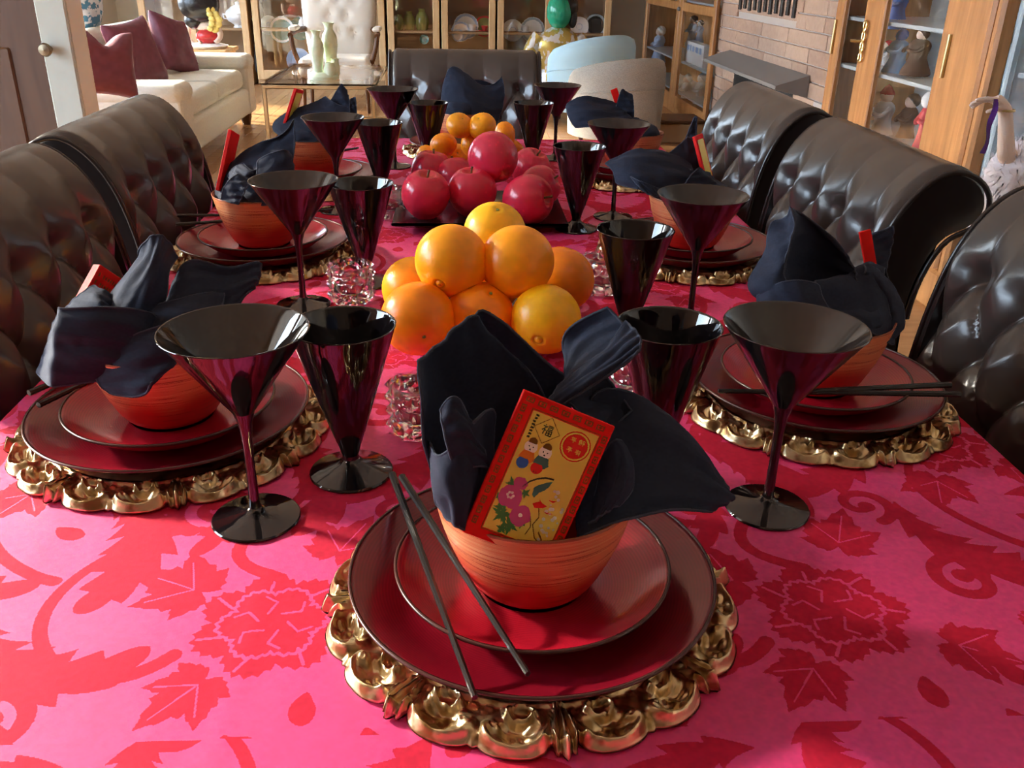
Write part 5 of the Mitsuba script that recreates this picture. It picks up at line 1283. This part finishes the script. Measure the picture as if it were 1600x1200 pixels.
leaves = unary_union([affinity.scale(affinity.translate(star_leaf((0, 0), r, a, 5, sd), s, 0), 1, A_, origin=(0, 0)).__class__(affinity.translate(affinity.scale(star_leaf((0, 0), r, a, 5, sd), 1, A_, origin=(0, 0)), s, t)) if True else None for s, t, r, a, sd in ((.27, .61, .09, .4, 1), (.20, .72, .07, 1.2, 2), (.43, .64, .06, .2, 3), (.30, .83, .11, .9, 4), (.42, .88, .11, .3, 5), (.36, .92, .08, 2, 6), (.25, .79, .07, .5, 7), (.52, .84, .06, 1.5, 8))])
pr('peony_leaves', leaves.intersection(sbox(.174, .1, .88, .953)), 1, 'print_green', 'green printed leaves')
pk = pr('peony', blob(.297, .695, .115, 1), 2, 'print_pink', 'pink printed peony'); pr('peony', blob(.478, .795, .10, 2), 2, 'print_pink'); pr('peony', blob(.352, .585, .06, 3), 2, 'print_pink')
pr('peony_heart', unary_union([circ(.30 + .03 * math.cos(a), .685 + .02 * math.sin(a), .014) for a in range(0, 6)]).union(circ(.475, .79, .022)), 3, 'print_white', par=pk)
arc = [(.38, .60), (.42, .555), (.48, .52), (.56, .492), (.64, .484)]
pr('tail_feather', unary_union([LineString(arc[i:i + 2]).buffer(.006) for i in range(4)]), 2, 'print_black', 'dark curved tail feather')
pr('bird', Polygon([(.50, .63), (.49, .58), (.53, .55), (.60, .515), (.64, .50), (.63, .54), (.60, .575), (.56, .60), (.53, .645)]), 2, 'print_teal', 'grey-green printed bird')
pr('carp', unary_union([Polygon([(.54, .685), (.60, .655), (.59, .64), (.63, .66), (.69, .67), (.66, .69), (.58, .71)]), Polygon([(.68, .625), (.76, .615), (.73, .635)]), Polygon([(.68, .71), (.78, .705), (.72, .72)])]), 2, 'print_seal', 'red printed fish')
pr('twigs', unary_union([LineString([(.62, .70), (.66, .76), (.63, .82), (.70, .90), (.80, .94)]).buffer(.004), LineString([(.58, .78), (.62, .84), (.60, .90)]).buffer(.004), LineString([(.72, .86), (.78, .90), (.74, .95)]).buffer(.006)]), 2, 'print_darkgold')
pr('pale_foliage', unary_union([circ(.70 + .16 * q.rand(), .53 + .38 * q.rand(), .010 + .012 * q.rand()) for _ in range(26)]), 2, 'cream_cloth', 'pale printed foliage')


def small_envelope(k_, label, tl, tr_, bl_, dtl, dtr, dbl, body='envelope_red', th=.008, gold=False, lettering=False):
    yc = SET[k_][1]
    o = ony(tl[0], tl[1], yc + dtl); a = ony(tr_[0], tr_[1], yc + dtr) - o; b = ony(bl_[0], bl_[1], yc + dbl) - o
    w = np.linalg.norm(a); es = a / w; b = b - es * (b @ es); L = np.linalg.norm(b); et = b / L
    kk, lc = envelope(label, o, es, et, w, L, th, gold=gold)
    if lettering:
        q = np.random.RandomState(3)
        put('lettering', P(lc(cat(*[bx(w * (.12 + .10 * i), w * (.12 + .10 * i + .03 + .03 * q.rand()), L * (.14 + .16 * j), L * (.14 + .16 * j + .07), -.0002, .0001) for i in range(8) for j in range(2) if q.rand() < .8])), 'print_darkgold'), kk, 'two rows of small dark characters')
    return kk

small_envelope('L1', 'bright red packet standing on edge behind the front left napkin', (157, 413), (192, 437), (143, 500), .035, .05, .01, th=.012, lettering=True)
small_envelope('L2', 'bright red packet leaning out to the left of the middle left napkin', (362, 203), (375, 211), (347, 300), .0, .035, -.02, th=.006)
small_envelope('L3', 'red packet with a gold face sticking up from the far left napkin', (463, 139), (475, 142), (444, 200), -.01, .03, -.02, th=.006, gold=True)
small_envelope('R1', 'red packet corner peeking out behind the front right napkin', (1343, 363), (1361, 358), (1350, 440), .03, .03, .02, th=.004)
small_envelope('R2', 'red packet with a gold side leaning out of the middle right napkin', (1086, 213), (1098, 208), (1112, 300), .0, .02, -.01, th=.006, gold=True)
small_envelope('R3', 'tiny red packet corner above the far right napkin', (954, 141), (964, 137), (962, 185), .02, .02, .01, th=.004)

# ---- chopsticks
def chopstick(a, b, label, r0=.0034, r1=.0022):
    d = b - a; L = np.linalg.norm(d); t = np.linspace(0, 1, 6)
    single('chopstick', label, 'chopstick', P(tube(a + np.outer(t, d), r0 + (r1 - r0) * t, 8), 'black_wood', 40), 'black chopsticks')
zc = TABLE + .040
chopstick(onz(613, 741, TABLE + .048), onz(742, 1090, TABLE + .0375), 'left one of the two black chopsticks lying across the nearest plates')
chopstick(onz(628, 745, TABLE + .054), onz(825, 1053, TABLE + .0415), 'right one of the two black chopsticks lying across the nearest plates')
a = onz(45, 614, TABLE + .040); b = onz(400, 466, TABLE + .040); chopstick(a, a + (b - a) * .29 / np.linalg.norm(b - a), 'rear one of the two chopsticks under the front left napkin')
a = onz(60, 633, TABLE + .042); b = onz(395, 474, TABLE + .042); chopstick(a, a + (b - a) * .12 / np.linalg.norm(b - a) , 'front one of the two chopsticks under the front left napkin, its end in the open')
chopstick(onz(1485, 601, TABLE + .044), onz(1240, 612, TABLE + .046), 'rear one of the two chopsticks on the front right plates', .0036, .0026)
chopstick(onz(1500, 616, TABLE + .040), onz(1122, 611, TABLE + .046), 'front one of the two chopsticks on the front right plates', .0036, .0026)
chopstick(onz(278, 337, TABLE + .042), onz(352, 336, TABLE + .044), 'rear one of the two chopsticks left of the middle left bowl')
chopstick(onz(275, 351, TABLE + .040), onz(352, 345, TABLE + .044), 'front one of the two chopsticks left of the middle left bowl')
chopstick(onz(482, 330, TABLE + .043), onz(520, 327, TABLE + .043), 'chopstick tip right of the middle left bowl')
chopstick(onz(530, 236, TABLE + .043), onz(560, 231, TABLE + .042), 'chopstick tip right of the far left bowl')

# ---- crystal votive holders with red candles
def votive_mesh():
    n, rows = 20, 7
    R = .033; zs = np.linspace(.004, .052, rows); v = []
    prof = [(0, 0)]
    ring = []
    ring.append([(.026, 0.0)] * n)
    for i, z in enumerate(zs):
        ring.append([((R + .0035 * (1 if (i + j) % 2 else -1)), z) for j in range(n)])
    ring.append([(.033, .0565)] * n); ring.append([(.030, .058)] * n); ring.append([(.0265, .0565)] * n); ring.append([(.025, .020)] * n); ring.append([(.022, .0165)] * n)
    vv = [[0, 0, 0]]
    for rg in ring:
        for j, (r, z) in enumerate(rg):
            a = j * 2 * np.pi / n; vv.append([r * math.cos(a), r * math.sin(a), z])
    vv.append([0, 0, .0160]); f = []
    for j in range(n): f.append([0, 1 + (j + 1) % n, 1 + j])
    K = len(ring)
    for i in range(K - 1):
        for j in range(n):
            a, b = 1 + i * n + j, 1 + i * n + (j + 1) % n; c, d = a + n, b + n
            f += [[a, b, d], [a, d, c]] if (i + j) % 2 else [[a, b, c], [b, d, c]]
    last = len(vv) - 1
    for j in range(n): f.append([1 + (K - 1) * n + j, 1 + (K - 1) * n + (j + 1) % n, last])
    return trimesh.Trimesh(np.array(vv), np.array(f), process=False)
VM = P(votive_mesh(), 'crystal', False)
mat('candle_red', (.55, .02, .05), rough=.5)
VC = P(lathe([(0, .0175), (.021, .0175), (.0215, .030), (.019, .031), (0, .0300)], 28), 'candle_red', 40)
VW = P(bar((0, 0, .030), (.001, 0, .037), .0008, n=6), 'print_black')
for px_, py_, lb in ((550, 470, 'cut crystal candle holder between the front left glasses and the oranges'), (655, 672, 'cut crystal candle holder half hidden by the left side of the nearest napkin'), (938, 455, 'cut crystal candle holder right of the oranges'), (607, 338, 'cut crystal candle holder left of the apple plate'), (985, 612, 'cut crystal candle holder mostly hidden by the right side of the nearest napkin')):
    c = onz(px_, py_, TABLE)
    k = thing('candle_holder', lb, 'candle holder', 'cut crystal candle holders', at(c[0], c[1], TABLE, px_ % 17))
    put('glass_cup', VM, k); put('candle', VC, k, 'red candle'); put('wick', VW, k + '__candle')

# ---- fruit
def square_dish(x0, y0, w, label, d=None):
    d = d or w; t = np.linspace(-1, 1, 33); U, V = np.meshgrid(t, t, indexing='ij')
    e = np.maximum(np.abs(U), np.abs(V)); z = .004 + .012 * np.clip((e - .72) / .28, 0, 1) ** 1.6
    g = np.stack([x0 + w * (U + 1) / 2, y0 + d * (V + 1) / 2, TABLE + .0035 + z], -1)
    m, _ = solid_sheet(g, .005)
    k = thing('square_dish', label, 'dish', 'black square dishes')
    put('dish', P(m, 'black_ceramic', 50), k)
    put('foot', P(cbox(x0 + w * .3, x0 + w * .7, y0 + d * .3, y0 + d * .7, TABLE + .0003, TABLE + .0055, .001), 'black_ceramic'), k)


def fruit_mesh(kind, seed):
    q = np.random.RandomState(seed)
    m = trimesh.creation.icosphere(5 if kind == 'orange' else 4, 1.0); v = m.vertices.copy(); r = np.hypot(v[:, 0], v[:, 1])
    if kind == 'orange':
        s = 1 + .012 * (meshkit.fbm(v * 2 + seed, 2) - .5) + .006 * (meshkit.noise(v * 34 + seed) - .5)
        s -= .055 * np.exp(-(r / .12) ** 2) * (v[:, 2] > 0)
        s += -.06 * np.exp(-((r - .13) / .035) ** 2) * (v[:, 2] < 0) + .01 * np.exp(-(r / .07) ** 2) * (v[:, 2] < 0)
        v2 = v * s[:, None] * [1, 1, .97]
        base = np.array([(.93, .26, .004), (.95, .35, .005), (.94, .50, .008)][seed % 3])
        col = base * (1 + .22 * (meshkit.fbm(v * 5 + seed, 3)[:, None] - .5)) * (1 - .35 * np.exp(-((r - .13) / .03) ** 2) * (v[:, 2] < 0))[:, None]
    elif kind == 'mandarin':
        s = 1 + .02 * (meshkit.fbm(v * 2 + seed, 2) - .5); v2 = v * s[:, None] * [1, 1, .82]
        v2[:, 2] -= .10 * np.exp(-(r / .22) ** 2) * np.sign(v[:, 2])
        col = np.array([(.88, .27, .006), (.90, .34, .008)][seed % 2]) * (1 + .2 * (meshkit.fbm(v * 7 + seed, 3)[:, None] - .5))
    else:
        a = np.arctan2(v[:, 1], v[:, 0]); z = v[:, 2]
        prof = 1 + .06 * z - .10 * np.clip(-z, 0, 1) ** 2
        v2 = v * [1, 1, 1.06] * np.stack([prof, prof, np.ones_like(prof)], 1)
        v2[:, :2] *= (1 + .035 * np.cos(5 * a + seed) * np.clip(-z, 0, 1))[:, None]
        v2[:, 2] += -.42 * np.exp(-(r / .26) ** 2) * (z > 0) + (.20 + .05 * np.cos(5 * a)) * np.exp(-(r / .24) ** 2) * (z < 0)
        t = meshkit.fbm(np.stack([np.cos(a) * 4 + seed, np.sin(a) * 4, z * 1.2], -1), 3)[:, None]
        col = np.array((.38, .008, .030)) * (1 - t) * 1.5 + np.array((.60, .03, .07)) * t * 1.1
        spots = np.clip((meshkit.noise(v * 30 + seed) - .84) / .1, 0, 1)[:, None]; col = col * (1 + .25 * spots)
        col = col + np.array((.30, .22, .04)) * np.exp(-(r / .20) ** 2)[:, None] * .7
    m.vertices = v2
    return m, np.clip(col, 0, 1)

FR = {}
for kind, n_ in (('orange', 3), ('mandarin', 2), ('apple', 3)):
    for s_ in range(n_):
        m, col = fruit_mesh(kind, s_)
        FR[kind, s_] = mikit.ply(m, 'apple_skin' if kind == 'apple' else 'orange_peel', smooth=True, color=col)
STEM = {'apple': P(tube(smoothprof([(0, 0, .52), (.02, .01, .75), (.09, .03, 1.08)], 9), np.linspace(.035, .05, 9), 8), 'stem_brown', True),
        'orange': P(lathe([(0, .93), (.045, .93), (.05, .945), (.03, .958), (0, .96)], 10), 'calyx_green', 30),
        'mandarin': P(cat(lathe([(0, .66), (.06, .66), (.05, .72), (0, .735)], 10), *[moved(bx(.03, .13, -.025, .025, .70, .715), rz=72 * i) for i in range(5)]), 'calyx_green', 30)}
NAVEL = P(lathe([(0, -.985), (.06, -.97), (.085, -.945), (.06, -.93), (0, -.93)], 14), 'orange_peel_navel' if False else 'print_orange', 30)


def fruit(kind, px, py, z, R, label, tilt=(0, 0), var=0, group=None, stem=True, dy=None):
    c = onz(px, py, z)
    if dy is not None: c = ony(px, py, dy)
    m_ = T().translate([float(v) for v in c]).rotate([0, 0, 1], float(tilt[1])).rotate([1, 0, 0], float(tilt[0])).scale(float(R))
    k = thing(kind, label, kind if kind != 'mandarin' else 'mandarin orange', group, m_)
    put('skin', FR[kind, var], k)
    if stem: put('stem' if kind == 'apple' else 'stem_button', STEM[kind], k, {'apple': 'thin brown stem'}.get(kind))
    if kind == 'orange': put('navel', NAVEL, k + '__skin')
    return c

square_dish(-.090, 1.080, .245, 'black square dish under the pile of oranges')
ZO = TABLE + .010
OG = 'oranges piled on the front dish'
oc = []
for px_, py_, z_, R_, lb, tl, vr in [
    (653, 498, ZO + .046, .0465, 'deep orange fruit at the front left of the pile with green stem button', (100, 12), 0),
    (750, 493, ZO + .043, .0435, 'orange in the middle of the front row, partly behind the napkin peaks', (30, 40), 0),
    (853, 499, ZO + .044, .0445, 'yellowest orange at the front right of the pile with a navel mark', (-72, -18), 2),
    (648, 452, ZO + .046, .0450, 'orange at the left of the pile behind the deep orange one', (40, 80), 1),
    (876, 437, ZO + .047, .0475, 'orange at the right side of the pile in shade', (20, 120), 0),
    (706, 408, ZO + .107, .0470, 'upper left orange of the pile with a navel facing us', (-66, -22), 1),
    (808, 409, ZO + .106, .0475, 'upper right orange of the pile', (35, 200), 1),
    (773, 364, ZO + .100, .0450, 'topmost orange at the back of the pile', (25, 10), 2),
    (765, 440, ZO + .046, .0440, 'orange hidden in the core of the pile', (10, 10), 0)]:
    oc.append((fruit('orange', px_, py_, z_, R_, lb, tl, vr, OG), R_, lb))

ga, gb = onz(612, 357, TABLE + .012), onz(888, 357, TABLE + .012)
square_dish(ga[0], ga[1], gb[0] - ga[0], 'black square dish under the apples', .27)
AG = 'red apples piled on the middle dish'
for px_, py_, z_, R_, lb, tl, vr in [
    (665, 305, ZO + .044, .0465, 'red apple at the front left corner of the apple pile', (12, 30), 0),
    (738, 301, ZO + .044, .0480, 'red apple in the front middle with a long bent stem', (8, -40), 1),
    (824, 312, ZO + .044, .0475, 'red apple lying on its side at the front right', (78, 60), 2),
    (674, 268, ZO + .042, .0440, 'red apple at the left behind the front left one', (10, 100), 1),
    (712, 276, ZO + .038, .0400, 'red apple wedged behind the long-stemmed one', (20, 200), 0),
    (771, 247, ZO + .104, .0490, 'largest red apple lying on top of the apple pile', (-62, 30), 2),
    (828, 263, ZO + .040, .0430, 'dark red apple at the back right of the pile', (30, 60), 0),
    (842, 292, ZO + .040, .0420, 'dark red apple behind the one lying on its side', (60, 80), 1)]:
    fruit('apple', px_, py_, z_, R_, lb, tl, vr, AG)

mb = onz(735, 250, TABLE + .02)
k = thing('fruit_bowl', 'shallow brown bowl holding the mandarins', 'bowl')
put('bowl', P(moved(lathe(np.vstack([smoothprof([(0, .0005), (.045, .0005), (.08, .014), (.115, .040), (.122, .052)], 24), smoothprof([(.1195, .0525), (.112, .043), (.078, .020), (.04, .008), (0, .007)], 20)]), 56), (mb[0], mb[1] + .02, TABLE)), 'brown_bowl', 40), k)
MGp = 'mandarins piled in the brown bowl'
for px_, py_, z_, R_, lb, tl, vr in [
    (718, 196, ZO + .125, .0300, 'mandarin on the top left of the mandarin pile', (40, 30), 1),
    (753, 197, ZO + .125, .0315, 'mandarin on the top right with its star stem showing', (38, -30), 1),
    (789, 210, ZO + .085, .0300, 'deep orange mandarin at the right of the pile', (80, 80), 0),
    (693, 226, ZO + .075, .0310, 'deep orange mandarin at the left of the pile', (30, 200), 0),
    (741, 226, ZO + .080, .0310, 'mandarin in the middle of the pile', (70, 20), 1),
    (713, 244, ZO + .040, .0300, 'mandarin low in front of the pile just above the apples', (60, 10), 1),
    (669, 245, ZO + .042, .0290, 'mandarin at the left edge of the brown bowl', (50, 110), 1),
    (800, 235, ZO + .040, .0290, 'mandarin at the right behind the top apple', (50, 150), 0)]:
    fruit('mandarin', px_, py_, z_, R_, lb, tl, vr, MGp)
